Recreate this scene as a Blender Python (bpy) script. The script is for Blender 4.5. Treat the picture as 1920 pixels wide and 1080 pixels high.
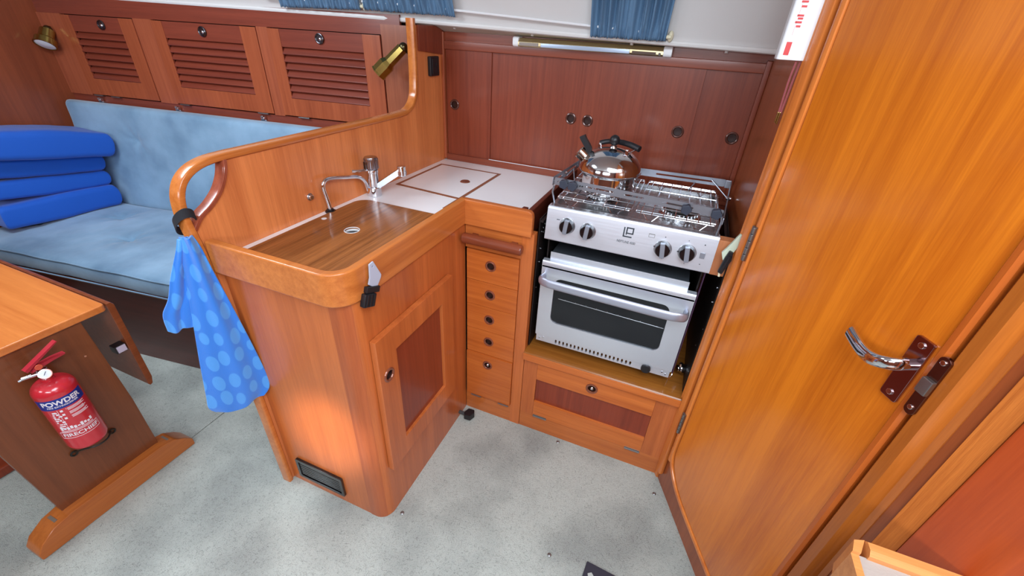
import bpy, bmesh, math, random
from mathutils import Matrix, Vector, noise as mnoise
random.seed(7)
PI = math.pi
for o in list(bpy.data.objects):
    bpy.data.objects.remove(o, do_unlink=True)
SC = bpy.context.scene
COL = SC.collection

# ------------------------------------------------------------------ camera
CAM_POS = Vector((1.0146, -1.1571, 1.4025))
yaw, pitch, roll = 0.3606127, -0.5476749, 0.0593475
_f = Vector((-math.sin(yaw) * math.cos(pitch), math.cos(yaw) * math.cos(pitch), math.sin(pitch)))
_r = Vector((math.cos(yaw), math.sin(yaw), 0))
_u = _r.cross(_f)
_r2 = _r * math.cos(roll) + _u * math.sin(roll)
_u2 = -_r * math.sin(roll) + _u * math.cos(roll)
cd = bpy.data.cameras.new('camera')
cam = bpy.data.objects.new('camera', cd)
COL.objects.link(cam)
cd.sensor_width = 36
cd.lens = 792.776 / 1920 * 36
cd.clip_start = 0.02
m = Matrix((_r2, _u2, -_f)).transposed().to_4x4()
m.translation = CAM_POS
cam.matrix_world = m
SC.camera = cam

# ------------------------------------------------------------------ world, lights, exposure
SC.view_settings.view_transform = 'Standard'
SC.view_settings.look = 'None'
SC.view_settings.gamma = 1.0
SC.view_settings.use_curve_mapping = False
SC.view_settings.exposure = 0.55
try:
    SC.cycles.use_denoising = True
    SC.cycles.denoiser = 'OPENIMAGEDENOISE'
    SC.cycles.max_bounces = 8
    SC.cycles.diffuse_bounces = 5
    SC.cycles.sample_clamp_indirect = 6
except Exception:
    pass
world = bpy.data.worlds.new('world')
SC.world = world
world.use_nodes = True
bg = world.node_tree.nodes['Background']
bg.inputs[0].default_value = (0.70, 0.85, 1.0, 1)
bg.inputs[1].default_value = 1.6


def area(name, loc, target, sx, sy, power, color=(1, 1, 1), spread=180):
    l = bpy.data.lights.new(name, 'AREA')
    l.shape = 'RECTANGLE'
    l.size = sx
    l.size_y = sy
    l.energy = power
    l.color = color
    l.spread = math.radians(spread)
    o = bpy.data.objects.new(name, l)
    COL.objects.link(o)
    o.location = loc
    d = Vector(target) - Vector(loc)
    o.rotation_euler = d.to_track_quat('-Z', 'Y').to_euler()
    return o


# daylight through the companionway, the forward hatch and the side windows behind the camera
area('companionway_daylight', (1.35, -1.35, 1.97), (1.0, -0.7, 0.4), 0.95, 1.0, 24, (0.80, 0.90, 1.0))
area('hatch_daylight', (-0.75, -0.75, 1.97), (-0.75, -0.45, 0.3), 0.6, 0.6, 13, (0.78, 0.89, 1.0))
area('window_daylight_aft', (0.75, -2.30, 1.52), (0.6, 0, 0.9), 1.0, 0.22, 10, (0.86, 0.93, 1.0))
area('window_daylight_fore', (-0.9, -2.30, 1.52), (-0.9, 0, 0.9), 1.0, 0.22, 7, (0.84, 0.92, 1.0))


# narrow warm spot added to make the sun patch low on the sink cabinet
sl = bpy.data.lights.new('added_sun_patch_spot', 'SPOT')
sl.energy = 210
sl.color = (1.0, 0.86, 0.68)
sl.spot_size = math.radians(9.5)
sl.spot_blend = 0.9
sl.shadow_soft_size = 0.04
so = bpy.data.objects.new('added_sun_patch_spot', sl)
COL.objects.link(so)
so.location = (0.95, -2.28, 1.50)
so.rotation_euler = (Vector((0.225, -0.557, 0.33)) - Vector((0.95, -2.28, 1.50))).to_track_quat('-Z', 'Y').to_euler()


# ------------------------------------------------------------------ materials
def s2l(c):
    def g(v):
        v /= 255.0
        return v / 12.92 if v <= 0.04045 else ((v + 0.055) / 1.055) ** 2.4
    return (g(c[0]), g(c[1]), g(c[2]), 1)


def newmat(name):
    mt = bpy.data.materials.new(name)
    mt.use_nodes = True
    nt = mt.node_tree
    return mt, nt, nt.nodes['Principled BSDF']


def P(name, c, rough=0.5, metal=0.0, coat=0.0, bump=0.0, bscale=200, var=0.0, vscale=6, spec=0.5, sheen=0.0, alpha=None, trans=0.0):
    mt, nt, b = newmat(name)
    b.inputs['Base Color'].default_value = s2l(c)
    b.inputs['Roughness'].default_value = rough
    b.inputs['Metallic'].default_value = metal
    b.inputs['Coat Weight'].default_value = coat
    b.inputs['Coat Roughness'].default_value = 0.08
    b.inputs['Specular IOR Level'].default_value = spec
    b.inputs['Sheen Weight'].default_value = sheen
    b.inputs['Transmission Weight'].default_value = trans
    tc = nt.nodes.new('ShaderNodeTexCoord')
    if bump:
        n = nt.nodes.new('ShaderNodeTexNoise')
        n.inputs['Scale'].default_value = bscale
        n.inputs['Detail'].default_value = 4
        nt.links.new(tc.outputs['Object'], n.inputs['Vector'])
        bp = nt.nodes.new('ShaderNodeBump')
        bp.inputs['Strength'].default_value = bump
        bp.inputs['Distance'].default_value = 0.002
        nt.links.new(n.outputs['Fac'], bp.inputs['Height'])
        nt.links.new(bp.outputs['Normal'], b.inputs['Normal'])
    n = nt.nodes.new('ShaderNodeTexNoise')
    n.inputs['Scale'].default_value = vscale
    n.inputs['Detail'].default_value = 5
    nt.links.new(tc.outputs['Object'], n.inputs['Vector'])
    mx = nt.nodes.new('ShaderNodeMix')
    mx.data_type = 'RGBA'
    v = var if var else 0.03
    cc = s2l(c)
    mx.inputs['A'].default_value = tuple(max(0, x * (1 - v)) for x in cc[:3]) + (1,)
    mx.inputs['B'].default_value = tuple(min(1, x * (1 + v)) for x in cc[:3]) + (1,)
    nt.links.new(n.outputs['Fac'], mx.inputs['Factor'])
    nt.links.new(mx.outputs['Result'], b.inputs['Base Color'])
    return mt


def wood(name, dark, light, axis='z', grain=1.0, rough=0.32, coat=0.35, broad=0.5, bump=0.05, streak=0.0):
    """varnished timber: long streaks along axis plus fine pores"""
    def soft(c):
        y = 0.35 * c[0] + 0.55 * c[1] + 0.10 * c[2]
        o_ = [min(255, (v * 0.96 + y * 0.04) * 0.985) for v in c]
        return (o_[0] * 0.99, o_[1] * 0.915, o_[2] * 0.86)
    dark, light = soft(dark), soft(light)
    mt, nt, b = newmat(name)
    N, L = nt.nodes, nt.links
    tc = N.new('ShaderNodeTexCoord')
    oi = N.new('ShaderNodeObjectInfo')
    add = N.new('ShaderNodeVectorMath')
    add.operation = 'ADD'
    L.new(tc.outputs['Object'], add.inputs[0])
    mul = N.new('ShaderNodeVectorMath')
    mul.operation = 'SCALE'
    cmb = N.new('ShaderNodeCombineXYZ')
    for i in range(3):
        L.new(oi.outputs['Random'], cmb.inputs[i])
    L.new(cmb.outputs[0], mul.inputs[0])
    mul.inputs['Scale'].default_value = 7.0
    L.new(mul.outputs[0], add.inputs[1])

    def mapped(across, along):
        mp = N.new('ShaderNodeMapping')
        s = [across, across, across]
        s['xyz'.index(axis)] = along
        mp.inputs['Scale'].default_value = s
        L.new(add.outputs[0], mp.inputs['Vector'])
        return mp

    def nz(across, along, detail, dist=0.0, rough_=0.6):
        n = N.new('ShaderNodeTexNoise')
        n.inputs['Scale'].default_value = 1.0
        n.inputs['Detail'].default_value = detail
        n.inputs['Distortion'].default_value = dist
        n.inputs['Roughness'].default_value = rough_
        L.new(mapped(across, along).outputs[0], n.inputs['Vector'])
        return n
    a = nz(11 * grain, 0.5 * grain, 4, 0.4)
    bnode = nz(65 * grain, 1.8 * grain, 5, 0.2)
    c = nz(420 * grain, 18 * grain, 2)

    def mathn(op, x, y):
        mnode = N.new('ShaderNodeMath')
        mnode.operation = op
        for i, q in enumerate((x, y)):
            if isinstance(q, (int, float)):
                mnode.inputs[i].default_value = q
            else:
                L.new(q, mnode.inputs[i])
        return mnode.outputs[0]
    f = mathn('ADD', mathn('MULTIPLY', a.outputs['Fac'], broad), mathn('MULTIPLY', bnode.outputs['Fac'], 0.75 - broad * 0.5))
    f = mathn('ADD', f, mathn('MULTIPLY', c.outputs['Fac'], 0.22))
    cr = N.new('ShaderNodeValToRGB')
    cr.color_ramp.elements[0].position = 0.33
    cr.color_ramp.elements[1].position = 0.80
    cr.color_ramp.elements[0].color = s2l(dark)
    cr.color_ramp.elements[1].color = s2l(light)
    L.new(f, cr.inputs[0])
    L.new(cr.outputs[0], b.inputs['Base Color'])
    b.inputs['Roughness'].default_value = rough
    b.inputs['Coat Weight'].default_value = coat
    b.inputs['Coat Roughness'].default_value = 0.16
    b.inputs['Specular IOR Level'].default_value = 0.35
    bp = N.new('ShaderNodeBump')
    bp.inputs['Strength'].default_value = bump
    bp.inputs['Distance'].default_value = 0.001
    L.new(c.outputs['Fac'], bp.inputs['Height'])
    L.new(bp.outputs['Normal'], b.inputs['Normal'])
    return mt


W_PART = wood('partition_teak', (176, 88, 42), (240, 156, 92), 'z', broad=0.75)
W_CAB = wood('cabinet_teak', (150, 70, 30), (212, 124, 62), 'z', broad=0.7)
W_CORNER = wood('corner_teak', (148, 68, 30), (198, 110, 56), 'z', broad=0.5)
W_DRAWER = wood('drawer_teak', (172, 82, 26), (222, 132, 58), 'x', broad=0.4, grain=1.1)
W_RAILX = wood('rail_teak_x', (166, 84, 34), (218, 134, 66), 'x', broad=0.4)
W_RAILY = wood('rail_teak_y', (176, 96, 38), (226, 148, 74), 'y', broad=0.4)
W_RAILZ = wood('rail_teak_z', (160, 78, 36), (206, 118, 60), 'z', broad=0.4)
W_HAND = wood('handrail_teak', (180, 98, 36), (226, 148, 74), 'y', broad=0.4, rough=0.22, coat=0.6)
W_DARKP = wood('dark_panel', (118, 46, 28), (158, 72, 44), 'z', broad=0.3, grain=1.2)
W_BACK = wood('sliding_mahogany', (114, 46, 28), (156, 78, 52), 'z', broad=0.3, grain=1.3, rough=0.4)
W_BACKX = wood('mahogany_rail', (118, 54, 36), (160, 84, 58), 'x', broad=0.3, rough=0.4)
W_LOCK = wood('locker_mahogany', (112, 48, 36), (150, 74, 54), 'x', broad=0.3, rough=0.42)
W_STILE = wood('locker_stile', (136, 64, 38), (184, 102, 64), 'z', broad=0.4, rough=0.4)
W_BULK = wood('bulkhead_teak', (110, 52, 30), (150, 80, 48), 'z', broad=0.5, rough=0.45)
W_DOOR = wood('door_teak', (160, 62, 4), (232, 138, 30), 'z', broad=0.8, grain=0.9, rough=0.24, coat=0.7)
W_DOORF = wood('door_frame_teak', (200, 104, 38), (242, 158, 74), 'z', broad=0.4, rough=0.3, coat=0.5)
W_SILL = wood('sill_teak', (150, 72, 36), (190, 104, 58), 'x', broad=0.4)
W_BOARD = wood('cutting_board', (96, 54, 22), (200, 136, 76), 'y', broad=0.15, grain=1.3, rough=0.34, coat=0.5)
W_SHELF = wood('oak_shelf', (128, 76, 24), (178, 120, 48), 'x', broad=0.35, grain=1.4)
W_BAR = wood('dark_bar', (112, 52, 30), (150, 80, 52), 'x', broad=0.3)
W_DFID = wood('dark_fiddle', (74, 30, 22), (112, 52, 38), 'y', broad=0.3)
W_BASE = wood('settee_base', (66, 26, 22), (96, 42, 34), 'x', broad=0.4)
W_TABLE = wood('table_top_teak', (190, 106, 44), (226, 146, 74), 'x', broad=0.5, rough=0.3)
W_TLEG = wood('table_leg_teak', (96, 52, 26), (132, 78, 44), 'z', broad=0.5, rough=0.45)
W_TFOOT = wood('table_foot_teak', (156, 84, 34), (206, 128, 58), 'y', broad=0.4)
W_SUNLIT = wood('sunlit_strip_wood', (178, 96, 28), (230, 144, 58), 'z', broad=0.2, grain=2.2, rough=0.6, coat=0.0, bump=0.3)  # rough strip wood, lightened to carry the sunlight in its colour
W_PINK = wood('raw_block', (180, 112, 70), (214, 150, 104), 'z', broad=0.3, rough=0.6, coat=0)
W_RED = wood('red_mahogany', (156, 58, 18), (196, 88, 34), 'z', broad=0.5, rough=0.3)

LAMINATE = P('white_laminate', (250, 251, 253), 0.28, coat=0.3)
LINER = P('headliner', (208, 206, 204), 0.6, bump=0.1, bscale=90)
LIP = P('headliner_lip', (226, 226, 224), 0.4)
UNDER = P('headliner_under', (192, 186, 172), 0.6)
CHROME = P('chrome', (222, 224, 230), 0.08, 1.0)
STEEL = P('polished_steel', (214, 216, 220), 0.13, 1.0)
DULL = P('dull_steel', (150, 150, 150), 0.4, 1.0)
BRASS = P('brass', (170, 150, 84), 0.2, 1.0)
DBRASS = P('dark_brass', (92, 84, 60), 0.3, 1.0)
BRONZE = P('bronze_ring', (142, 82, 60), 0.3, 0.35, coat=0.5)
HOLE = P('dark_cup', (48, 26, 22), 0.3)
BLACK = P('black_plastic', (26, 26, 30), 0.4)
BLACKG = P('black_gloss', (20, 18, 20), 0.12, coat=0.5)
NAVYK = P('star_knob_black', (46, 52, 66), 0.5)
GREYP = P('grey_plastic', (176, 182, 198), 0.45)
WHITEP = P('white_plastic', (236, 238, 240), 0.35)
CREAM = P('cream_plastic', (226, 220, 190), 0.45)
GOLD = P('gold_anodised', (196, 178, 138), 0.3, 0.85)
LENS = P('lamp_lens', (176, 192, 214), 0.2, 0.3)
RED = P('extinguisher_red', (196, 40, 52), 0.22, coat=0.6)
REDD = P('red_plastic', (170, 36, 50), 0.35)
LABELB = P('label_blue', (26, 46, 132), 0.35)
WHITEI = P('white_ink', (232, 226, 232), 0.5)
REDI = P('red_ink', (214, 62, 62), 0.5)
PINKI = P('pink_ink', (222, 158, 160), 0.5)
DARKI = P('dark_ink', (44, 52, 60), 0.5)
TAPE = P('red_tape', (138, 60, 62), 0.7)
BLUEC = P('blue_canvas', (0, 84, 186), 0.75, bump=0.25, bscale=900, var=0.06, sheen=0.2)
DARKMAT = P('dark_mat', (44, 44, 56), 0.5)
STEPTOP = P('step_grey', (166, 154, 144), 0.6, bump=0.2, bscale=300)
VELC = P('black_webbing', (34, 36, 42), 0.8, bump=0.2, bscale=700)
BLKSTEEL = P('black_steel', (36, 30, 30), 0.45, 0.3)
OVENIN = P('oven_grey', (66, 70, 76), 0.45, 0.3)


def velour():
    mt, nt, b = newmat('blue_velour')
    N, L = nt.nodes, nt.links
    tc = N.new('ShaderNodeTexCoord')
    n = N.new('ShaderNodeTexNoise')
    n.inputs['Scale'].default_value = 5
    n.inputs['Detail'].default_value = 6
    L.new(tc.outputs['Object'], n.inputs['Vector'])
    cr = N.new('ShaderNodeValToRGB')
    cr.color_ramp.elements[0].position = 0.32
    cr.color_ramp.elements[0].color = s2l((96, 130, 158))
    cr.color_ramp.elements[1].position = 0.66
    cr.color_ramp.elements[1].color = s2l((136, 170, 196))
    L.new(n.outputs['Fac'], cr.inputs[0])
    L.new(cr.outputs[0], b.inputs['Base Color'])
    b.inputs['Roughness'].default_value = 0.85
    b.inputs['Sheen Weight'].default_value = 0.35
    n2 = N.new('ShaderNodeTexNoise')
    n2.inputs['Scale'].default_value = 60
    n2.inputs['Detail'].default_value = 5
    L.new(tc.outputs['Object'], n2.inputs['Vector'])
    bp = N.new('ShaderNodeBump')
    bp.inputs['Strength'].default_value = 0.25
    bp.inputs['Distance'].default_value = 0.003
    L.new(n2.outputs['Fac'], bp.inputs['Height'])
    L.new(bp.outputs['Normal'], b.inputs['Normal'])
    return mt


def carpet():
    mt, nt, b = newmat('cream_carpet')
    N, L = nt.nodes, nt.links
    tc = N.new('ShaderNodeTexCoord')
    fine = N.new('ShaderNodeTexNoise')
    fine.inputs['Scale'].default_value = 520
    fine.inputs['Detail'].default_value = 3
    L.new(tc.outputs['Object'], fine.inputs['Vector'])
    mid = N.new('ShaderNodeTexNoise')
    mid.inputs['Scale'].default_value = 130
    mid.inputs['Detail'].default_value = 4
    mid.inputs['Distortion'].default_value = 1.5
    L.new(tc.outputs['Object'], mid.inputs['Vector'])
    big = N.new('ShaderNodeTexNoise')
    big.inputs['Scale'].default_value = 3.2
    big.inputs['Detail'].default_value = 4
    L.new(tc.outputs['Object'], big.inputs['Vector'])
    add = N.new('ShaderNodeMath')
    add.operation = 'ADD'
    L.new(fine.outputs['Fac'], add.inputs[0])
    L.new(mid.outputs['Fac'], add.inputs[1])
    cr = N.new('ShaderNodeValToRGB')
    cr.color_ramp.elements[0].position = 0.72
    cr.color_ramp.elements[0].color = s2l((146, 150, 144))
    cr.color_ramp.elements[1].position = 1.16 / 1.2
    cr.color_ramp.elements[1].color = s2l((192, 198, 190))
    L.new(add.outputs[0], cr.inputs[0])
    st = N.new('ShaderNodeValToRGB')
    st.color_ramp.elements[0].position = 0.36
    st.color_ramp.elements[0].color = (0.66, 0.66, 0.67, 1)
    st.color_ramp.elements[1].position = 0.58
    st.color_ramp.elements[1].color = (1, 1, 1, 1)
    L.new(big.outputs['Fac'], st.inputs[0])
    mx = N.new('ShaderNodeMix')
    mx.data_type = 'RGBA'
    mx.blend_type = 'MULTIPLY'
    mx.inputs['Factor'].default_value = 1
    L.new(cr.outputs[0], mx.inputs['A'])
    L.new(st.outputs[0], mx.inputs['B'])
    L.new(mx.outputs['Result'], b.inputs['Base Color'])
    b.inputs['Roughness'].default_value = 0.95
    b.inputs['Specular IOR Level'].default_value = 0.1
    bp = N.new('ShaderNodeBump')
    bp.inputs['Strength'].default_value = 0.7
    bp.inputs['Distance'].default_value = 0.004
    L.new(add.outputs[0], bp.inputs['Height'])
    L.new(bp.outputs['Normal'], b.inputs['Normal'])
    return mt


def brushed(name, c, axis='x', rough=0.3, metal=1.0):
    mt, nt, b = newmat(name)
    N, L = nt.nodes, nt.links
    tc = N.new('ShaderNodeTexCoord')
    mp = N.new('ShaderNodeMapping')
    s = [600, 600, 600]
    s['xyz'.index(axis)] = 6
    mp.inputs['Scale'].default_value = s
    L.new(tc.outputs['Object'], mp.inputs['Vector'])
    n = N.new('ShaderNodeTexNoise')
    n.inputs['Scale'].default_value = 1
    n.inputs['Detail'].default_value = 3
    L.new(mp.outputs[0], n.inputs['Vector'])
    mr = N.new('ShaderNodeMapRange')
    mr.inputs['To Min'].default_value = rough * 0.75
    mr.inputs['To Max'].default_value = rough * 1.25
    L.new(n.outputs['Fac'], mr.inputs['Value'])
    L.new(mr.outputs[0], b.inputs['Roughness'])
    b.inputs['Base Color'].default_value = s2l(c)
    b.inputs['Metallic'].default_value = metal
    bp = N.new('ShaderNodeBump')
    bp.inputs['Strength'].default_value = 0.05
    bp.inputs['Distance'].default_value = 0.0005
    L.new(n.outputs['Fac'], bp.inputs['Height'])
    L.new(bp.outputs['Normal'], b.inputs['Normal'])
    return mt


def towelmat():
    mt, nt, b = newmat('blue_towel')
    N, L = nt.nodes, nt.links
    tc = N.new('ShaderNodeTexCoord')
    vo = N.new('ShaderNodeTexVoronoi')
    vo.inputs['Scale'].default_value = 15
    vo.inputs['Randomness'].default_value = 0.3
    L.new(tc.outputs['UV'], vo.inputs['Vector'])
    cr = N.new('ShaderNodeValToRGB')
    cr.color_ramp.elements[0].position = 0.37
    cr.color_ramp.elements[0].color = s2l((70, 156, 238))
    cr.color_ramp.elements[1].position = 0.40
    cr.color_ramp.elements[1].color = s2l((38, 126, 226))
    L.new(vo.outputs['Distance'], cr.inputs[0])
    n = N.new('ShaderNodeTexNoise')
    n.inputs['Scale'].default_value = 900
    n.inputs['Detail'].default_value = 3
    L.new(tc.outputs['Object'], n.inputs['Vector'])
    bp = N.new('ShaderNodeBump')
    bp.inputs['Strength'].default_value = 0.6
    bp.inputs['Distance'].default_value = 0.003
    L.new(n.outputs['Fac'], bp.inputs['Height'])
    L.new(bp.outputs['Normal'], b.inputs['Normal'])
    L.new(cr.outputs[0], b.inputs['Base Color'])
    b.inputs['Roughness'].default_value = 0.9
    b.inputs['Sheen Weight'].default_value = 0.4
    return mt


def curtainmat():
    return P('blue_curtain', (98, 130, 160), 1.0, bump=0.2, bscale=500, var=0.1, spec=0.1)


def glass():
    mt, nt, b = newmat('oven_glass')
    b.inputs['Base Color'].default_value = s2l((28, 30, 34))
    b.inputs['Roughness'].default_value = 0.06
    b.inputs['Transmission Weight'].default_value = 0.0
    b.inputs['Coat Weight'].default_value = 0.0
    b.inputs['Specular IOR Level'].default_value = 0.35
    return mt


VEL = velour()
CARPET = carpet()
BRUSH = brushed('brushed_steel', (222, 227, 236), 'x', 0.36, 0.72)
BRUSHA = brushed('brushed_aluminium', (184, 190, 206), 'x', 0.4, 0.7)
BARS = brushed('bar_steel', (158, 162, 172), 'x', 0.36, 0.8)
HOBS = brushed('hob_steel', (168, 168, 170), 'x', 0.26, 0.85)
TOWEL = towelmat()
CURT = curtainmat()
OGLASS = glass()

# ------------------------------------------------------------------ mesh builder
IDENT = Matrix.Identity(4)
BASE = {}
AX = {'xy': (0, 1, 2), 'xz': (0, 2, 1), 'yz': (1, 2, 0)}


def rrect(x0, x1, y0, y1, r, n=5, corners=(1, 1, 1, 1)):
    """ccw from lower-left; corners flags: ll, lr, ur, ul"""
    out = []
    cs = [(x0 + r, y0 + r, PI, corners[0], (x0, y0)), (x1 - r, y0 + r, 1.5 * PI, corners[1], (x1, y0)),
          (x1 - r, y1 - r, 0, corners[2], (x1, y1)), (x0 + r, y1 - r, 0.5 * PI, corners[3], (x0, y1))]
    for cx, cy, a0, fl, pt in cs:
        if not fl or r <= 0:
            out.append(pt)
            continue
        for i in range(n + 1):
            a = a0 + 0.5 * PI * i / n
            out.append((cx + r * math.cos(a), cy + r * math.sin(a)))
    return out


def circ(cx, cy, r, n=24):
    return [(cx + r * math.cos(2 * PI * i / n), cy + r * math.sin(2 * PI * i / n)) for i in range(n)]


def arc(cx, cy, r, a0, a1, n=8):
    return [(cx + r * math.cos(math.radians(a0 + (a1 - a0) * i / n)), cy + r * math.sin(math.radians(a0 + (a1 - a0) * i / n))) for i in range(n + 1)]


def crom(pts, k=6):
    pts = [Vector(p) for p in pts]
    out = []
    for i in range(len(pts) - 1):
        p0 = pts[max(0, i - 1)]
        p1, p2 = pts[i], pts[i + 1]
        p3 = pts[min(len(pts) - 1, i + 2)]
        for j in range(k):
            t = j / k
            out.append(0.5 * ((2 * p1) + (-p0 + p2) * t + (2 * p0 - 5 * p1 + 4 * p2 - p3) * t * t + (-p0 + 3 * p1 - 3 * p2 + p3) * t ** 3))
    out.append(pts[-1])
    return out


class MB:
    def __init__(self):
        self.bm = bmesh.new()
        self.mi = 0
        self.M = IDENT.copy()

    def _merge(self, t, bev=0, seg=2):
        if bev:
            bmesh.ops.remove_doubles(t, verts=t.verts[:], dist=1e-6)
            t.normal_update()
            es = [e for e in t.edges if len(e.link_faces) == 2 and e.calc_face_angle(0) > 0.45]
            if es:
                bmesh.ops.bevel(t, geom=es, offset=bev, segments=seg, profile=0.5, affect='EDGES', clamp_overlap=True)
        for f in t.faces:
            f.material_index = self.mi
        if self.M != IDENT:
            bmesh.ops.transform(t, matrix=self.M, verts=t.verts[:])
        me = bpy.data.meshes.new('tmp')
        t.to_mesh(me)
        t.free()
        self.bm.from_mesh(me)
        bpy.data.meshes.remove(me)
        return self

    def box(self, x0, x1, y0, y1, z0, z1, bev=0.0, seg=2):
        t = bmesh.new()
        bmesh.ops.create_cube(t, size=1)
        for v in t.verts:
            v.co = Vector(((x0 + x1) / 2 + v.co.x * (x1 - x0), (y0 + y1) / 2 + v.co.y * (y1 - y0), (z0 + z1) / 2 + v.co.z * (z1 - z0)))
        return self._merge(t, bev, seg)

    def prism(self, outer, a0, a1, plane='xy', holes=(), bev=0.0, seg=2):
        i, j, k = AX[plane]
        t = bmesh.new()

        def mk(p, a):
            c = [0, 0, 0]
            c[i], c[j], c[k] = p[0], p[1], a
            return t.verts.new(c)
        es = []
        first = None
        for loop in [outer] + list(holes):
            vs = [mk(p, a0) for p in loop]
            if first is None:
                first = vs
            if holes:
                for q in range(len(vs)):
                    es.append(t.edges.new((vs[q], vs[(q + 1) % len(vs)])))
        if holes:
            bmesh.ops.triangle_fill(t, edges=es, use_beauty=True, use_dissolve=False)
        else:
            t.faces.new(first)
        r = bmesh.ops.extrude_face_region(t, geom=t.faces[:])
        d = [0, 0, 0]
        d[k] = a1 - a0
        bmesh.ops.translate(t, vec=d, verts=[g for g in r['geom'] if isinstance(g, bmesh.types.BMVert)])
        bmesh.ops.recalc_face_normals(t, faces=t.faces[:])
        return self._merge(t, bev, seg)

    def rings(self, rings, close_ring=True, cap=True, loop=False):
        t = bmesh.new()
        R = [[t.verts.new(p) for p in ring] for ring in rings]
        n = len(R[0])
        m_ = len(R)
        for a in range(m_ if loop else m_ - 1):
            A, B = R[a], R[(a + 1) % m_]
            for q in range(n if close_ring else n - 1):
                w = (q + 1) % n
                try:
                    t.faces.new((A[q], A[w], B[w], B[q]))
                except ValueError:
                    pass
        if cap and not loop and close_ring:
            t.faces.new(R[0][::-1])
            t.faces.new(R[-1])
        bmesh.ops.remove_doubles(t, verts=t.verts[:], dist=1e-7)
        bmesh.ops.recalc_face_normals(t, faces=t.faces[:])
        return self._merge(t)

    def tube(self, path, r, n=12, loop=False, radii=None):
        path = [Vector(p) for p in path]
        T = []
        for i in range(len(path)):
            if loop:
                d = path[(i + 1) % len(path)] - path[i - 1]
            else:
                d = path[min(i + 1, len(path) - 1)] - path[max(i - 1, 0)]
            T.append(d.normalized())
        up = Vector((0, 0, 1)) if abs(T[0].z) < 0.9 else Vector((1, 0, 0))
        nrm = (up - T[0] * up.dot(T[0])).normalized()
        rs = []
        for i, p in enumerate(path):
            nrm = (nrm - T[i] * nrm.dot(T[i])).normalized()
            b = T[i].cross(nrm)
            rr = radii[i] if radii else r
            rs.append([p + (nrm * math.cos(2 * PI * q / n) + b * math.sin(2 * PI * q / n)) * rr for q in range(n)])
        return self.rings(rs, cap=not loop, loop=loop)

    def sweep(self, path, prof, side, loop=False):
        """prof: list of (s, n): s along the fixed side vector, n along tangent x side"""
        path = [Vector(p) for p in path]
        side = Vector(side).normalized()
        rs = []
        for i, p in enumerate(path):
            if loop:
                d = (path[(i + 1) % len(path)] - path[i - 1]).normalized()
            else:
                d = (path[min(i + 1, len(path) - 1)] - path[max(i - 1, 0)]).normalized()
            nn = d.cross(side).normalized()
            rs.append([p + side * s + nn * q for s, q in prof])
        return self.rings(rs, cap=not loop, loop=loop)

    def lathe(self, prof, c=(0, 0, 0), axis=(0, 0, 1), n=32, cap=True):
        axis = Vector(axis).normalized()
        q = Vector((0, 0, 1)).rotation_difference(axis)
        c = Vector(c)
        rs = []
        for r, z in prof:
            r = max(r, 1e-5)
            rs.append([c + q @ Vector((r * math.cos(2 * PI * k / n), r * math.sin(2 * PI * k / n), z)) for k in range(n)])
        return self.rings(rs, cap=cap)

    def cyl(self, p0, p1, r, n=20, r1=None, bev=0.0):
        p0, p1 = Vector(p0), Vector(p1)
        L_ = (p1 - p0).length
        r1 = r if r1 is None else r1
        b = min(bev, L_ / 2, r)
        if b:
            prof = [(r - b, 0), (r - b * .3, b * .3), (r, b), (r1, L_ - b), (r1 - b * .3, L_ - b * .3), (r1 - b, L_)]
        else:
            prof = [(r, 0), (r1, L_)]
        return self.lathe(prof, p0, p1 - p0, n)

    def torus(self, c, R, r, axis=(0, 0, 1), n=24, m_=8):
        axis = Vector(axis).normalized()
        q = Vector((0, 0, 1)).rotation_difference(axis)
        pts = [Vector(c) + q @ Vector((R * math.cos(2 * PI * k / n), R * math.sin(2 * PI * k / n), 0)) for k in range(n)]
        return self.tube(pts, r, m_, loop=True)

    def sphere(self, c, r, sx=1, sy=1, sz=1, n=16):
        t = bmesh.new()
        bmesh.ops.create_uvsphere(t, u_segments=n, v_segments=n // 2 + 2, radius=r)
        for v in t.verts:
            v.co = Vector((v.co.x * sx + c[0], v.co.y * sy + c[1], v.co.z * sz + c[2]))
        return self._merge(t)

    def verts_faces(self, vs, fs):
        t = bmesh.new()
        V = [t.verts.new(v) for v in vs]
        for f in fs:
            try:
                t.faces.new([V[i] for i in f])
            except ValueError:
                pass
        return self._merge(t)

    def cushion(self, x0, x1, y0, y1, z0, z1, r=0.04, p=2.6, nx=60, ny=30, tufts=(), wob=0.004, seed=0, M=None, puff=0.0):
        """soft slab: rounded rim, dimples at tufts (x, y, depth, radius)"""
        def grid(a, b, n):
            o = []
            for i in range(n + 1):
                t_ = i / n
                o.append(t_)
            e = [0, 0.004, 0.012, 0.03, 0.06, 0.1]
            L_ = b - a
            k = min(r * 1.2 / L_, 0.4)
            pts = sorted(set([q * k / 0.1 for q in e] + [1 - q * k / 0.1 for q in e] + [k + (1 - 2 * k) * t_ for t_ in o]))
            return [a + L_ * q for q in pts]
        X, Y = grid(x0, x1, nx), grid(y0, y1, ny)
        zc, h = (z0 + z1) / 2, (z1 - z0) / 2
        vs, fs = [], []

        def prof(d):
            d = min(max(d / r, 0), 1)
            return (1 - (1 - d) ** p) ** (1 / p)
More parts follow.
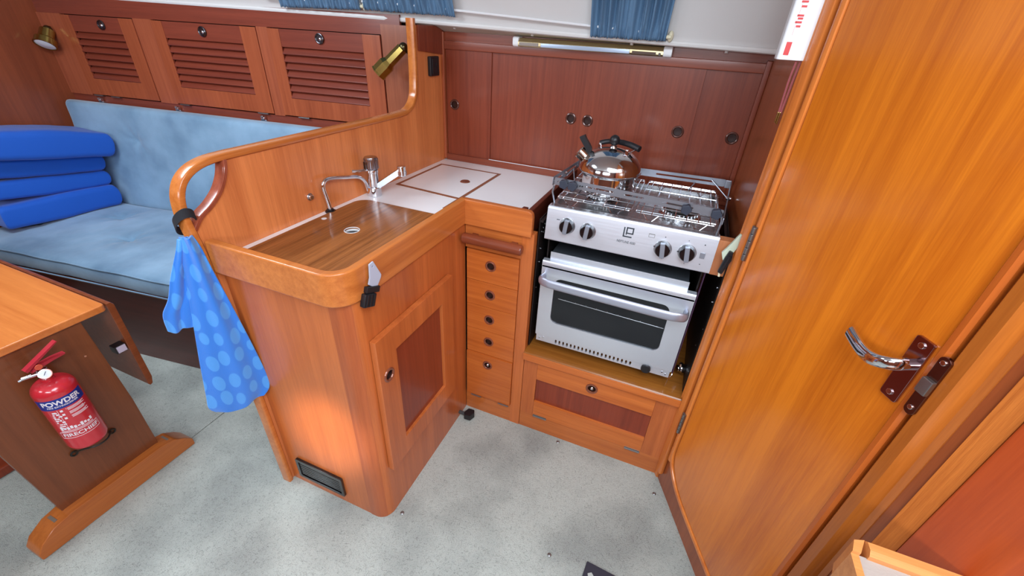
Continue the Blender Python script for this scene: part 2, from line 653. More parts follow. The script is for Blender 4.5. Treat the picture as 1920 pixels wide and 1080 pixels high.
        for s in (1, -1):
            for y in Y:
                for x in X:
                    e = prof(min(x - x0, x1 - x)) * prof(min(y - y0, y1 - y))
                    w = mnoise.noise(Vector((x * 5 + seed, y * 5, s * 3.0))) * wob * 2 * e + mnoise.noise(Vector((x * 17 + seed, y * 17, s))) * wob * 0.5 * e
                    z = h * e + w
                    if s > 0:
                        if puff:
                            z += puff * max(0, math.sin(PI * (x - x0) / (x1 - x0))) ** 0.5 * max(0, math.sin(PI * (y - y0) / (y1 - y0))) ** 0.5
                        for tx, ty, dep, rad in tufts:
                            dd = math.hypot(x - tx, y - ty)
                            if dd < 0.25:
                                an = math.atan2(y - ty, x - tx)
                                z -= dep * (0.75 * math.exp(-(dd / (rad * 0.5)) ** 1.2) + 0.35 * math.exp(-(dd / (rad * 2)) ** 1.5))
                                z -= dep * 0.22 * math.exp(-dd / 0.045) * math.cos(7 * an + tx * 9) * min(1, dd / 0.015)
                    vs.append((x, y, zc + s * z))
        n = len(X)
        m_ = len(Y)
        for s in (0, 1):
            o = s * n * m_
            for j in range(m_ - 1):
                for i in range(n - 1):
                    q = (o + j * n + i, o + j * n + i + 1, o + (j + 1) * n + i + 1, o + (j + 1) * n + i)
                    fs.append(q if s == 0 else q[::-1])
        t = bmesh.new()
        V = [t.verts.new(v) for v in vs]
        for f in fs:
            t.faces.new([V[i] for i in f])
        bmesh.ops.remove_doubles(t, verts=t.verts[:], dist=1e-5)
        if M is not None:
            bmesh.ops.transform(t, matrix=M, verts=t.verts[:])
        bmesh.ops.recalc_face_normals(t, faces=t.faces[:])
        return self._merge(t)

    def build(self, name, mats, parent=None, base=(0, 0, 0), F=IDENT, angle=35, label=None, solid=0):
        if not isinstance(mats, (list, tuple)):
            mats = [mats]
        b = Vector(BASE[parent.name]) if parent is not None else Vector(base)
        bmesh.ops.translate(self.bm, vec=-b, verts=self.bm.verts[:])
        me = bpy.data.meshes.new(name)
        self.bm.to_mesh(me)
        self.bm.free()
        for mt in mats:
            me.materials.append(mt)
        for p in me.polygons:
            p.use_smooth = True
        me.set_sharp_from_angle(angle=math.radians(angle))
        o = bpy.data.objects.new(name, me)
        COL.objects.link(o)
        if parent is not None:
            o.parent = parent
        else:
            o.matrix_world = F @ Matrix.Translation(b)
        BASE[o.name] = tuple(b)
        if label:
            o['label'] = label
        if not solid and len(me.polygons) < 6000:
            wn = o.modifiers.new('weighted', 'WEIGHTED_NORMAL')
            wn.keep_sharp = True
        if solid:
            md = o.modifiers.new('solid', 'SOLIDIFY')
            md.thickness = solid
            md.offset = 0
        return o


def thing(name, label, cat, base=(0, 0, 0), F=IDENT, group=None):
    o = bpy.data.objects.new(name, None)
    COL.objects.link(o)
    o.empty_display_size = 0.05
    o.matrix_world = F @ Matrix.Translation(Vector(base))
    BASE[o.name] = tuple(base)
    o['label'] = label
    o['category'] = cat
    if group:
        o['group'] = group
    return o


def tag(o, label, cat, group=None):
    o['label'] = label
    o['category'] = cat
    if group:
        o['group'] = group
    return o


def struct(o, label=None):
    o['kind'] = 'structure'
    if label:
        o['label'] = label
    return o


def text_mesh(mb, s, size, M, width=None, bold=0.0, map_=None, extrude=0.0003):
    """letters as thin solid shapes; M puts the text plane in place"""
    cu = bpy.data.curves.new('txt', 'FONT')
    cu.body = s
    cu.size = size
    cu.align_x = 'CENTER'
    cu.align_y = 'CENTER'
    cu.extrude = extrude
    cu.offset = bold
    ob = bpy.data.objects.new('txt', cu)
    COL.objects.link(ob)
    dg = bpy.context.evaluated_depsgraph_get()
    me = bpy.data.meshes.new_from_object(ob.evaluated_get(dg))
    bpy.data.objects.remove(ob)
    bpy.data.curves.remove(cu)
    t = bmesh.new()
    t.from_mesh(me)
    bpy.data.meshes.remove(me)
    if width:
        xs = [v.co.x for v in t.verts]
        k = width / max(1e-6, max(xs) - min(xs))
        for v in t.verts:
            v.co.x *= k
    for v in t.verts:
        v.co = map_(v.co) if map_ else M @ v.co
    mb._merge(t)


def finger_pull(parent, c, axis, r=0.020, name='finger_pull', ring=None, bright=False, dep=0.010):
    """bronze ring round a dark cup; axis points to the room"""
    a = Vector(axis).normalized()
    c = Vector(c)
    mb = MB()
    mb.torus(c, r * 0.84, r * 0.19, a, 28, 8)
    mb.mi = 1
    mb.lathe([(r * 0.80, 0.0), (r * 0.74, -dep * 0.9), (0.0001, -dep)], c, a, 20, cap=False)
    if bright:
        mb.mi = 2
        mb.sphere(c - a * 0.004, r * 0.38, n=10)
    return mb.build(name, [ring or BRONZE, HOLE, CHROME], parent)


def drawer_front(mb, x0, x1, z0, z1, y0, y1, hole=None, r=0.0165, bev=0.0025):
    hs = [circ(hole[0], hole[1], r, 20)] if hole else []
    mb.prism([(x0, z0), (x1, z0), (x1, z1), (x0, z1)], y0, y1, 'xz', hs, bev=0)
    return mb


# ------------------------------------------------------------------ frames
th8 = math.radians(8)
FS = Matrix.Rotation(th8, 4, 'Z')                       # settee side: u along the hull, v outward
ang = math.atan2(-0.903, 0.43)
FD = Matrix.Translation((1.201, 0.007, 0)) @ Matrix.Rotation(ang, 4, 'Z')   # door bulkhead: x along it, +y behind it

# ================================================================== SETTING
# floor: carpet with the cut line of the floor hatch
mb = MB()
mb.prism([(-2.05, -2.42), (2.4, -2.42), (2.4, 0.62), (-2.05, 0.62)], -0.008, 0.0, 'xy',
         holes=[[(-0.4785, -0.62), (-0.4745, -0.62), (-0.4825, -0.25), (-0.4865, -0.25)]])
mb.mi = 1
mb.box(-2.05, 2.4, -2.42, 0.62, -0.03, -0.009)
struct(mb.build('floor', [CARPET, BLACK]))

mb = MB()
mb.box(-2.05, 2.4, 0.580, 0.61, 0, 1.98)
struct(mb.build('wall_back', W_BACK))
mb = MB()
mb.box(1.203, 1.23, 0.0, 0.60, 0, 1.98)
struct(mb.build('wall_galley_end', wood('end_wall_teak', (138, 70, 34), (188, 108, 60), 'z', broad=0.6)))
mb = MB()
mb.box(-2.02, -1.99, -2.42, 0.60, 0, 1.98)
struct(mb.build('wall_forward', W_BULK))
mb = MB()
mb.box(-2.02, 2.4, -2.40, -2.37, 0, 1.40)
mb.box(-2.02, 2.4, -2.40, -2.37, 1.64, 1.98)
mb.box(-2.02, -1.42, -2.40, -2.37, 1.40, 1.64)
mb.box(-0.38, 0.23, -2.40, -2.37, 1.40, 1.64)
mb.box(1.27, 2.4, -2.40, -2.37, 1.40, 1.64)
struct(mb.build('wall_starboard', W_BULK))
mb = MB()
mb.box(2.35, 2.38, -2.42, -0.4, 0, 0.95)
mb.box(2.35, 2.38, -2.42, -1.9, 0.95, 1.98)
mb.box(2.35, 2.38, -0.8, -0.4, 0.95, 1.98)
struct(mb.build('wall_aft', W_BULK))

# ceiling with the companionway and the forward hatch left open
mb = MB()
mb.prism([(-2.02, -2.42), (2.4, -2.42), (2.4, 0.62), (-2.02, 0.62)], 1.93, 1.96, 'xy',
         holes=[[(0.80, -1.95), (1.90, -1.95), (1.90, -0.80), (0.80, -0.80)],
                [(-1.08, -1.08), (-0.42, -1.08), (-0.42, -0.42), (-1.08, -0.42)]])
struct(mb.build('ceiling', LINER))


# coachroof side above the galley and the settee: lip, underside and leaning face
def lipz(x):
    return 1.4055 - 0.0225 * max(x, -0.3) + (0.012 * (-(x + 0.3)) if x < -0.3 else 0) + (0.006 if x > 0.9 else 0) * (x - 0.9)


def lipy(x):
    if x >= 0.05:
        return 0.505
    # bends to run with the locker fronts
    return 0.505 + (0.40 * 1.0098 + 0.1405 * x - 0.418) * min(1.0, (0.05 - x) / 0.25)


xs = [-1.99 + i * (1.205 + 1.99) / 64 for i in range(65)]
mb = MB()
rs = []
for x in xs:
    y, z = lipy(x), lipz(x)
    rs.append([(x, y - 0.13, 1.94), (x, y - 0.006, z + 0.028), (x, y - 0.010, z + 0.012), (x, y - 0.012, z + 0.004), (x, y - 0.006, z), (x, y + 0.006, z + 0.001), (x, y + 0.2, 1.94)])
mb.rings(rs)
struct(mb.build('wall_coachroof', LINER))
mb = MB()
rs = []
for x in xs:
    y, z = lipy(x), lipz(x)
    rs.append([(x, y - 0.016, z + 0.006), (x, y - 0.014, z + 0.012), (x, y - 0.009, z + 0.013), (x, y - 0.004, z + 0.001), (x, y - 0.008, z - 0.003), (x, y - 0.014, z)])
mb.rings(rs)
struct(mb.build('trim_1', LIP))
mb = MB()
rs = []
for x in xs:
    y, z = lipy(x), lipz(x)
    if x > -0.03:
        yb, zb = 0.579, 1.381 - 0.003 * x
    else:
        k = min(1, (-0.03 - x) / 0.04)
        yb, zb = 0.579 * (1 - k) + (y + 0.10) * k, 1.381 * (1 - k) + (z - 0.010) * k
    zb = min(zb, z - 0.001)
    rs.append([(x, y - 0.006, z), (x, yb, zb), (x, yb, zb + 0.012), (x, y - 0.004, z + 0.010)])
mb.rings(rs)
struct(mb.build('trim_2', UNDER))
# screw caps on the lip
for x, wl in ((0.08, 'directly right of the partition post'), (0.40, 'above the left end of the strip lamp'), (0.76, 'under the narrow blue curtain'), (1.06, 'nearest the fire blanket case')):
    mb = MB()
    mb.cyl((x, lipy(x) + 0.022, lipz(x) - 0.010), (x, lipy(x) + 0.024, lipz(x) - 0.001), 0.0055, 10)
    tag(mb.build('screw_cap', LIP, base=(x, lipy(x) + 0.02, lipz(x) - 0.005)),
        'small white screw cap under the headliner lip, ' + wl, 'screw cap', 'screw caps on the headliner lip')

# ------------------------------------------------------------------ door bulkhead (frame FD)
mb = MB()
mb.prism([(0.0, 0), (1.30, 0), (1.30, 1.98), (0.0, 1.98)], 0.0, 0.03, 'xz')
struct(mb.build('wall_door_bulkhead', wood('bulkhead_sill', (136, 70, 34), (180, 102, 56), 'z', broad=0.4), F=FD))
mb = MB()
mb.box(0.0, 0.021, -0.006, 0.0, 0.0, 1.95)
mb.box(0.021, 0.046, -0.016, 0.0, 0.05, 1.95, 0.005)
struct(mb.build('trim_3', W_DOORF, F=FD))
# lip round the door opening
dl = [(0.066, 1.95), (0.066, 0.235)] + arc(0.150, 0.215, 0.084, 180, 250, 8) + [(0.17, 0.128), (0.24, 0.117), (0.60, 0.112)]
dl3 = [(0.077, 1.95), (0.077, 0.30), (0.076, 0.250), (0.078, 0.212), (0.092, 0.176), (0.118, 0.152), (0.150, 0.136), (0.19, 0.126), (0.25, 0.120), (0.40, 0.116), (0.585, 0.112)]
pth = crom([(s, -0.012, z) for s, z in dl3], 4)
mb = MB()
mb.sweep(pth, [(-0.010, -0.006), (-0.010, 0.006), (0.004, 0.009), (0.009, 0.007), (0.011, 0.0), (0.009, -0.007), (0.004, -0.009)], (0, -1, 0))
struct(mb.build('trim_4', W_DOORF, F=FD))
# the door itself
door = [(0.552, 0.128), (0.552, 1.93), (0.086, 1.93)] + [(s + 0.015, z + 0.010) for s, z in dl3[1:10]]
mb = MB()
mb.prism(door, -0.018, 0.006, 'xz', bev=0.003)
DOOR = struct(mb.build('door_1', W_DOOR, F=FD), 'glossy orange teak cabin door with chrome lever')
BASE[DOOR.name] = (0, 0, 0)
mb = MB()
mb.prism(rrect(0.505, 0.534, 0.934, 1.049, 0.004, 3), -0.023, -0.018, 'xz', bev=0.0015)
hp = mb.build('handle_plate', P('plate_bronze', (170, 136, 140), 0.14, 1.0), DOOR)
for z in (0.946, 1.038):
    mb = MB()
    mb.cyl((0.5195, -0.0225, z), (0.5195, -0.0255, z), 0.005, 12, bev=0.001)
    mb.build('screw', CHROME, hp)
mb = MB()
mb.cyl((0.5195, -0.023, 1.002), (0.5195, -0.040, 1.002), 0.009, 16)
lp = crom([(0.5215, -0.034, 1.004), (0.520, -0.046, 1.003), (0.512, -0.055, 0.999), (0.497, -0.058, 0.993), (0.480, -0.055, 0.989), (0.462, -0.050, 0.988), (0.444, -0.0455, 0.990), (0.428, -0.042, 0.993)], 5)
mb.sweep(lp, [(0.0115 * math.cos(2 * PI * q / 20), 0.0066 * math.sin(2 * PI * q / 20)) for q in range(20)], (0, 0, 1))
mb.build('lever_handle', CHROME, DOOR)
for z0, z1 in ((0.946, 1.035), (0.315, 0.400)):
    mb = MB()
    mb.box(0.068, 0.082, -0.028, -0.0225, z0, z1, 0.001)
    n = 5
    for q in range(n):
        a, b = z0 + (z1 - z0) * q / n, z0 + (z1 - z0) * (q + 0.9) / n
        mb.cyl((0.077, -0.027, a), (0.077, -0.027, b), 0.005, 12, bev=0.001)
    mb.build('hinge', DULL, DOOR, label='grey metal hinge')
# closing edge of the door, frame post and the flat boards beyond
mb = MB()
mb.prism([(0.538, -0.018), (0.542, -0.0235), (0.550, -0.0245), (0.555, -0.020), (0.556, 0.0), (0.538, 0.0)], 0.13, 1.93, 'xy')
mb.build('door_edge_strip', wood('edge_red_teak', (168, 76, 20), (206, 114, 40), 'z', broad=0.4), DOOR)
mb = MB()
mb.prism([(0.5600, 0.0), (0.5600, -0.018), (0.566, -0.026), (0.585, -0.028), (0.592, -0.022), (0.596, -0.010), (0.606, -0.008), (0.606, 0.0)], 0.0, 1.95, 'xy')
struct(mb.build('trim_5', wood('post_teak', (146, 76, 22), (196, 116, 40), 'z', broad=0.4), F=FD))
mb = MB()
mb.box(0.606, 0.622, -0.006, 0.0, 0.0, 1.95)
struct(mb.build('trim_6', wood('brown_strip', (120, 60, 26), (166, 90, 46), 'z', broad=0.4), F=FD))
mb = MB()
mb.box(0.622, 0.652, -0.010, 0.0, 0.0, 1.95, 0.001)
struct(mb.build('trim_7', W_SUNLIT, F=FD))  # sunlight on this strip is painted in as lighter wood
mb = MB()
mb.box(0.654, 1.28, -0.015, 0.0, 0.0, 1.95, 0.003)
struct(mb.build('trim_8', W_RED, F=FD))
# strike plate on the closing edge
sp = thing('latch_plate', 'dark metal latch strike plate on the closing edge of the orange door', 'latch', (0.556, -0.03, 0.90), FD)
mb = MB()
mb.prism(rrect(0.5515, 0.5685, 0.942, 1.049, 0.008, 5), -0.0305, -0.0248, 'xz', bev=0.0008)
mb.build('plate', P('latch_bronze', (120, 88, 78), 0.25, 1.0), sp)
mb = MB()
mb.box(0.552, 0.5690, -0.037, -0.029, 0.984, 1.010, 0.002)
mb.build('latch_bolt', DULL, sp)
for z in (0.955, 1.040):
    mb = MB()
    mb.cyl((0.560, -0.0300, z), (0.560, -0.0325, z), 0.0042, 10, bev=0.001)
    mb.build('screw', CHROME, sp)

# companionway step in the lower right corner
st = thing('companionway_step', 'pale grey topped wooden step in the bottom right corner', 'step', (1.45, -0.75, 0))
mb = MB()
mb.box(1.374, 1.50, -0.900, -0.672, 0.10, 0.798)
mb.build('tread', STEPTOP, st)
mb = MB()
mb.prism([(-0.674, 0.77), (-0.674, 0.806), (-0.668, 0.812), (-0.656, 0.812), (-0.650, 0.805), (-0.650, 0.77)], 1.384, 1.505, 'yz')
mb.prism([(1.384, -0.650), (1.374, -0.674), (1.364, -0.674), (1.370, -0.655)], 0.74, 0.806, 'xy')
mb.box(1.364, 1.374, -0.90, -0.674, 0.05, 0.800)
mb.build('nosing', wood('step_nosing', (188, 116, 56), (234, 172, 104), 'x', broad=0.3), st)
mb = MB()
mb.box(1.374, 1.50, -0.900, -0.655, 0.0, 0.10)
mb.build('plinth', W_SILL, st)

# ================================================================== GALLEY
# partition with its looped handrail
part = thing('galley_partition', 'tall teak partition with looped rounded handrail between sink and settee', 'partition', (-0.015, 0, 0))
hole_arc = [(-0.588, 0.966), (-0.566, 0.990), (-0.535, 1.008), (-0.505, 1.032), (-0.485, 1.059), (-0.474, 1.084), (-0.470, 1.104)]
outl = [(-0.572, 0.0), (0.579, 0.0), (0.579, 1.385), (0.37, 1.40), (0.37, 1.22)] + [(0.367, 1.185), (0.352, 1.150), (0.322, 1.126), (0.280, 1.114)] + hole_arc[::-1] + [(-0.583, 0.85)]
mb = MB()
mb.prism(outl, -0.020, 0.0, 'yz')
mb.build('panel', W_PART, part)
rail = [(0.366, 1.420), (0.366, 1.34), (0.364, 1.25), (0.360, 1.20), (0.352, 1.165), (0.330, 1.135), (0.300, 1.119), (0.260, 1.112), (0.10, 1.110), (-0.16, 1.110), (-0.40, 1.110), (-0.46, 1.110), (-0.510, 1.107), (-0.548, 1.096), (-0.575, 1.076), (-0.590, 1.049), (-0.5955, 1.020), (-0.596, 0.99), (-0.592, 0.95), (-0.588, 0.91), (-0.582, 0.80), (-0.577, 0.50), (-0.575, 0.2), (-0.574, 0.0)]
prof = [(-0.017, -0.005), (-0.017, 0.005), (-0.0135, 0.0085), (0.0135, 0.0085), (0.017, 0.005), (0.017, -0.005), (0.0135, -0.0085), (-0.0135, -0.0085)]
mb = MB()
mb.sweep(crom([(-0.011, y, z) for y, z in rail], 5), prof, (1, 0, 0))
mb.build('handrail', W_HAND, part, angle=50)
mb = MB()
mb.sweep(crom([(-0.010, y, z) for y, z in hole_arc], 5), [(s * 0.94, n * 0.7) for s, n in prof], (1, 0, 0))
mb.build('loop_moulding', wood('loop_red', (128, 58, 40), (176, 98, 72), 'z', broad=0.3, rough=0.2, coat=0.7), part, angle=50, label='dark rounded moulding inside the loop')
mb = MB()
mb.prism([(0.385, 1.318), (0.579, 1.300), (0.579, 1.385), (0.50, 1.401), (0.385, 1.401)], 0.0, 0.008, 'yz', bev=0.001)
mb.build('cover_board', W_BACK, part, label='dark red board at the top corner')
mb = MB()
mb.box(0.0, 0.013, 0.553, 0.579, 0.885, 1.383, 0.003)
mb.build('corner_moulding', W_STILE, part)

mb = MB()
mb.box(0.0, 0.016, 0.448, 0.512, 1.228, 1.298, 0.004)
mb.box(0.016, 0.0185, 0.456, 0.504, 1.236, 1.290, 0.001)
mb.tube([(0.019, 0.474, 1.258), (0.020, 0.480, 1.263), (0.019, 0.484, 1.274)], 0.0012, 6)
tag(mb.build('wall_socket', BLACK, base=(0.01, 0.48, 1.26)), 'small black square socket plate high on the partition', 'socket')
mb = MB()
mb.cyl((0, -0.243, 0.942), (0.004, -0.243, 0.942), 0.0115, 20, bev=0.001)
mb.cyl((0.004, -0.243, 0.942), (0.012, -0.243, 0.942), 0.0075, 16, bev=0.002)
tag(mb.build('push_button', CHROME, base=(0.004, -0.243, 0.942)), 'round chrome push button on the partition above the sink', 'button')

# sink cabinet ------------------------------------------------------
sc = thing('sink_cabinet', 'teak sink cabinet with rounded corner, panelled door and black vent', 'cabinet', (0.2, -0.28, 0))
mb = MB()
mb.prism([(0.001, -0.557)] + arc(0.354, -0.512, 0.045, -90, 0, 12) + [(0.399, 0.0), (0.001, 0.0)], 0.0, 0.86, 'xy')
mb.build('carcass', W_CAB, sc)
mb = MB()
mb.prism([(0.336, -0.5580)] + arc(0.354, -0.512, 0.0460, -90, -38, 9) + arc(0.354, -0.512, 0.040, -38, -90, 6) + [(0.336, -0.550)], 0.0, 0.86, 'xy')
mb.build('corner_post', W_CORNER, sc, label='rounded darker corner post')
DY0, DY1, DZ0, DZ1 = -0.5134, -0.1253, 0.2205, 0.7209
PY0, PY1, PZ0, PZ1 = -0.4366, -0.1951, 0.2948, 0.6478
mb = MB()
mb.prism([(DY0, DZ0), (DY1, DZ0), (DY1, DZ1), (DY0, DZ1)], 0.4005, 0.4185, 'yz',
         holes=[[(PY0, PZ0), (PY1, PZ0), (PY1, PZ1), (PY0, PZ1)], circ(-0.478, 0.589, 0.017, 20)], bev=0.0012)
sd = mb.build('door', W_CAB, sc)
mb = MB()
mb.box(0.4005, 0.4085, PY0 - 0.002, PY1 + 0.002, PZ0 - 0.002, PZ1 + 0.002)
mb.build('door_panel', W_DARKP, sd, label='darker red recessed panel')
finger_pull(sd, (0.4187, -0.478, 0.589), (1, 0, 0), 0.021)
mb = MB()
mb.prism(rrect(0.045, 0.240, 0.040, 0.132, 0.006, 3), -0.5655, -0.5575, 'xz', holes=[rrect(0.056, 0.229, 0.051, 0.120, 0.004, 3)], bev=0.001)
for q in range(6):
    z = 0.055 + q * 0.0108
    mb.box(0.055, 0.230, -0.5625, -0.5585, z, z + 0.008, 0.001)
mb.box(0.050, 0.235, -0.5585, -0.5572, 0.045, 0.127)
mb.build('air_vent', BLACKG, sc, label='black louvred air vent near the floor')

# worktop -----------------------------------------------------------
wt = thing('worktop', 'white L-shaped galley worktop edged with a teak fiddle rail', 'worktop', (0.2, 0, 0.86))
WTO = [(0.001, -0.568), (0.345, -0.568), (0.38, -0.55), (0.392, -0.50), (0.392, 0.002), (0.604, 0.002), (0.604, 0.579), (0.001, 0.579)]
mb = MB()
mb.prism(WTO, 0.8605, 0.880, 'xy', holes=[circ(0.180, -0.280, 0.0225, 24)])
mb.build('surface', LAMINATE, wt)
mb = MB()
a1 = arc(0.345, -0.521, 0.061, -90, 0, 10)
a2 = arc(0.345, -0.521, 0.039, -90, 0, 10)
mb.prism([(0.006, -0.582)] + a1 + [(0.406, -0.006), (0.384, 0.010)] + a2[::-1] + [(0.006, -0.560)], 0.850, 0.937, 'xy', bev=0.005, seg=3)
mb.build('fiddle_rail', W_RAILY, wt, angle=40)
mb = MB()
mb.prism([(0.390, 0.851), (0.636, 0.851), (0.636, 0.915)] + arc(0.618, 0.920, 0.017, 0, 90, 6)[1:] + [(0.390, 0.937)], -0.012, 0.010, 'xz', bev=0.004, seg=2)
mb.build('fiddle_rail', W_RAILX, wt, angle=40)
mb = MB()
mb.prism([(0.605, 0.012), (0.622, 0.012), (0.622, 0.579), (0.605, 0.579)], 0.84, 0.928, 'xy', bev=0.004)
mb.box(0.588, 0.606, 0.012, 0.034, 0.905, 0.934, 0.003)
mb.build('fiddle_rail', W_DFID, wt, label='dark brown fiddle rail beside the cooker')
mb = MB()
mb.lathe([(0.0222, 0), (0.0222, -0.006), (0.0218, -0.006)], (0.180, -0.280, 0.8795), cap=False, n=28)
mb.build('sink_drain_cup', P('white_enamel', (236, 236, 236), 0.3), wt)
mb = MB()
mb.cyl((0.180, -0.280, 0.8700), (0.180, -0.280, 0.8745), 0.0221, 24)
mb.build('drain_hole', BLACK, wt)

bd = thing('sink_cover_board', 'brown wood-grain board with a round hole covering the sink', 'board', (0.2, -0.3, 0.880))
mb = MB()
mb.prism(rrect(0.030, 0.384, -0.559, -0.055, 0.045, 8, (1, 1, 0, 1)), 0.8802, 0.8855, 'xy',
         holes=[circ(0.180, -0.280, 0.0215, 28), circ(0.052, -0.252, 0.0075, 16)], bev=0.0008)
mb.build('board', W_BOARD, bd)
mb = MB()
mb.torus((0.180, -0.280, 0.8852), 0.0212, 0.0012, n=28, m_=6)
mb.build('hole_rim', WHITEP, bd)
mb = MB()
mb.cyl((0.052, -0.252, 0.8803), (0.052, -0.252, 0.8862), 0.0082, 16, bev=0.0008)
mb.build('plug', WHITEP, bd, label='small white plug')

# icebox lid let into the worktop
lid = thing('icebox_lid', 'square white lid with brown inlay border let into the worktop', 'lid', (0.17, 0.29, 0.880))
mb = MB()
mb.prism([(0.042, 0.150), (0.308, 0.126), (0.308, 0.462), (0.042, 0.462)], 0.8801, 0.8812, 'xy')
mb.build('lid_panel', LAMINATE, lid)
mb = MB()
mb.prism([(0.030, 0.138), (0.320, 0.112), (0.320, 0.474), (0.030, 0.474)], 0.8801, 0.8816, 'xy',
         holes=[[(0.042, 0.150), (0.308, 0.126), (0.308, 0.462), (0.042, 0.462)]])
mb.prism([(0.308, 0.012), (0.320, 0.012), (0.320, 0.113), (0.308, 0.114)], 0.8801, 0.8814, 'xy')
mb.build('inlay', wood('inlay_brown', (132, 84, 60), (166, 112, 84), 'y', broad=0.3, rough=0.45), lid)
mb = MB()
mb.lathe([(0.0001, 0.001), (0.007, 0.001), (0.012, 0.003), (0.017, 0.0034), (0.020, 0.0)], (0.240, 0.302, 0.8812), n=24, cap=False)
mb.build('ring_pull', BRONZE, lid)
mb = MB()
mb.cyl((0.240, 0.302, 0.8822), (0.240, 0.302, 0.8835), 0.006, 14)
mb.build('pull_button', CHROME, lid)

# mixer tap ---------------------------------------------------------
tp = thing('mixer_tap', 'chrome mixer tap with ribbed knob and raised square spout', 'tap', (0.040, 0.004, 0.880))
mb = MB()
mb.cyl((0.040, 0.004, 0.8801), (0.040, 0.004, 0.912), 0.0245, 28, bev=0.003)
mb.cyl((0.040, 0.004, 0.912), (0.040, 0.004, 0.962), 0.0185, 28, bev=0.002)
mb.cyl((0.040, 0.004, 0.960), (0.040, 0.004, 0.972), 0.0205, 28, bev=0.002)
mb.build('tap_body', CHROME, tp)
mb = MB()
mb.cyl((0.040, 0.004, 0.9725), (0.040, 0.004, 1.014), 0.0225, 28, bev=0.004)
for q in range(22):
    a = 2 * PI * q / 22
    mb.cyl((0.040 + 0.0228 * math.cos(a), 0.004 + 0.0228 * math.sin(a), 0.976), (0.040 + 0.0228 * math.cos(a), 0.004 + 0.0228 * math.sin(a), 1.008), 0.0017, 6)
mb.build('ribbed_knob', P('knob_chrome', (170, 174, 186), 0.2, 1.0), tp)
mb = MB()
mb.box(0.026, 0.040, -0.020, -0.014, 0.976, 1.000, 0.001)
mb.build('knob_window', BLACKG, tp)
mb = MB()
d = Vector((0.082, 0.040, 0.062)).normalized()
p0 = Vector((0.050, 0.008, 0.912))
side = d.cross(Vector((0, 0, 1))).normalized()
mb.sweep([p0, p0 + d * 0.04, p0 + d * 0.105], [(-0.0105, -0.009), (0.0105, -0.009), (0.0105, 0.009), (-0.0105, 0.009)], side)
mb.build('spout', P('spout_chrome', (196, 204, 214), 0.16, 1.0), tp)
e = p0 + d * 0.108
mb = MB()
mb.cyl(e + Vector((0, 0, -0.021)), e + Vector((0, 0, 0.014)), 0.0140, 20, bev=0.002)
for q in range(10):
    a = 2 * PI * q / 10
    mb.cyl(e + Vector((0.0142 * math.cos(a), 0.0142 * math.sin(a), -0.016)), e + Vector((0.0142 * math.cos(a), 0.0142 * math.sin(a), -0.002)), 0.002, 6)
mb.build('spout_head', CHROME, tp)
mb = MB()
mb.tube(crom([(0.036, -0.014, 0.972), (0.028, -0.028, 0.974), (0.018, -0.042, 0.973), (0.006, -0.054, 0.974)], 4), 0.003, 10, radii=[0.003 + 0.002 * (i / 12) for i in range(13)])
mb.build('lever', CHROME, tp)

# small bent water spout
sp2 = thing('bent_water_spout', 'thin bent chrome spout with black foot beside the mixer tap', 'spout', (0.022, -0.195, 0.880))
mb = MB()
mb.cyl((0.022, -0.192, 0.8801), (0.022, -0.192, 0.886), 0.0165, 24, bev=0.002)
mb.cyl((0.022, -0.192, 0.886), (0.022, -0.192, 0.892), 0.010, 20, bev=0.001)
mb.build('foot', BLACK, sp2)
mb = MB()
mb.tube(crom([(0.022, -0.192, 0.888), (0.020, -0.196, 0.92), (0.020, -0.203, 0.960), (0.0205, -0.199, 0.976), (0.021, -0.184, 0.983), (0.021, -0.15, 0.979), (0.021, -0.105, 0.969), (0.022, -0.06, 0.959), (0.023, -0.036, 0.949), (0.025, -0.020, 0.930), (0.027, -0.013, 0.900)], 6), 0.0062, 12)
mb.build('tube', CHROME, sp2)

# drawer stack ------------------------------------------------------
dc = thing('drawer_cabinet', 'narrow teak cabinet with four drawers and a flap below', 'cabinet', (0.52, 0.2, 0))
mb = MB()
mb.box(0.4005, 0.6015, 0.012, 0.50, 0.0, 0.858)
mb.box(0.4005, 0.602, 0.0, 0.012, 0.0, 0.094)
mb.box(0.4005, 0.6015, 0.0, 0.012, 0.766, 0.858)
mb.build('carcass', W_RAILX, dc)
mb = MB()
mb.box(0.602, 0.643, -0.001, 0.03, 0.0, 0.86)
mb.build('end_post', W_CAB, dc)
DR = [(0.6475, 0.7639, 0.715), (0.5440, 0.6460, 0.599), (0.4370, 0.5428, 0.492), (0.3245, 0.4358, 0.390), (0.0959, 0.3222, 0.277)]
for k, (z0, z1, zh) in enumerate(DR):
    mb = MB()
    y0 = -0.011 if k == 4 else -0.006
    mb.prism([(0.4075, z0), (0.6005, z0), (0.6005, z1), (0.4075, z1)], y0, 0.0115, 'xz', holes=[circ(0.499, zh, 0.0158, 20)], bev=0.0012)
    dr = mb.build('drawer' if k < 4 else 'flap', W_DRAWER, dc)
    finger_pull(dr, (0.499, y0 - 0.0003, zh), (0, -1, 0), 0.0195, bright=(k == 4))
    if k == 4:
        for x in (0.43, 0.552):
            mb = MB()
            mb.cyl((x, y0 - 0.003, 0.095), (x + 0.045, y0 - 0.003, 0.095), 0.0028, 8)
            mb.build('hinge', DULL, dr)
mb = MB()
mb.lathe([(0.006, 0), (0.0155, 0.002), (0.0175, 0.006), (0.0175, 0.205), (0.0155, 0.209), (0.006, 0.211)], (0.4065, -0.032, 0.8135), (1, 0, 0), 24)
mb.box(0.43, 0.45, -0.02, 0.0, 0.805, 0.822)
mb.box(0.57, 0.59, -0.02, 0.0, 0.805, 0.822)
tag(mb.build('grab_bar', W_BAR, base=(0.51, -0.02, 0.8135)), 'dark round wooden grab bar above the drawers', 'grab bar')

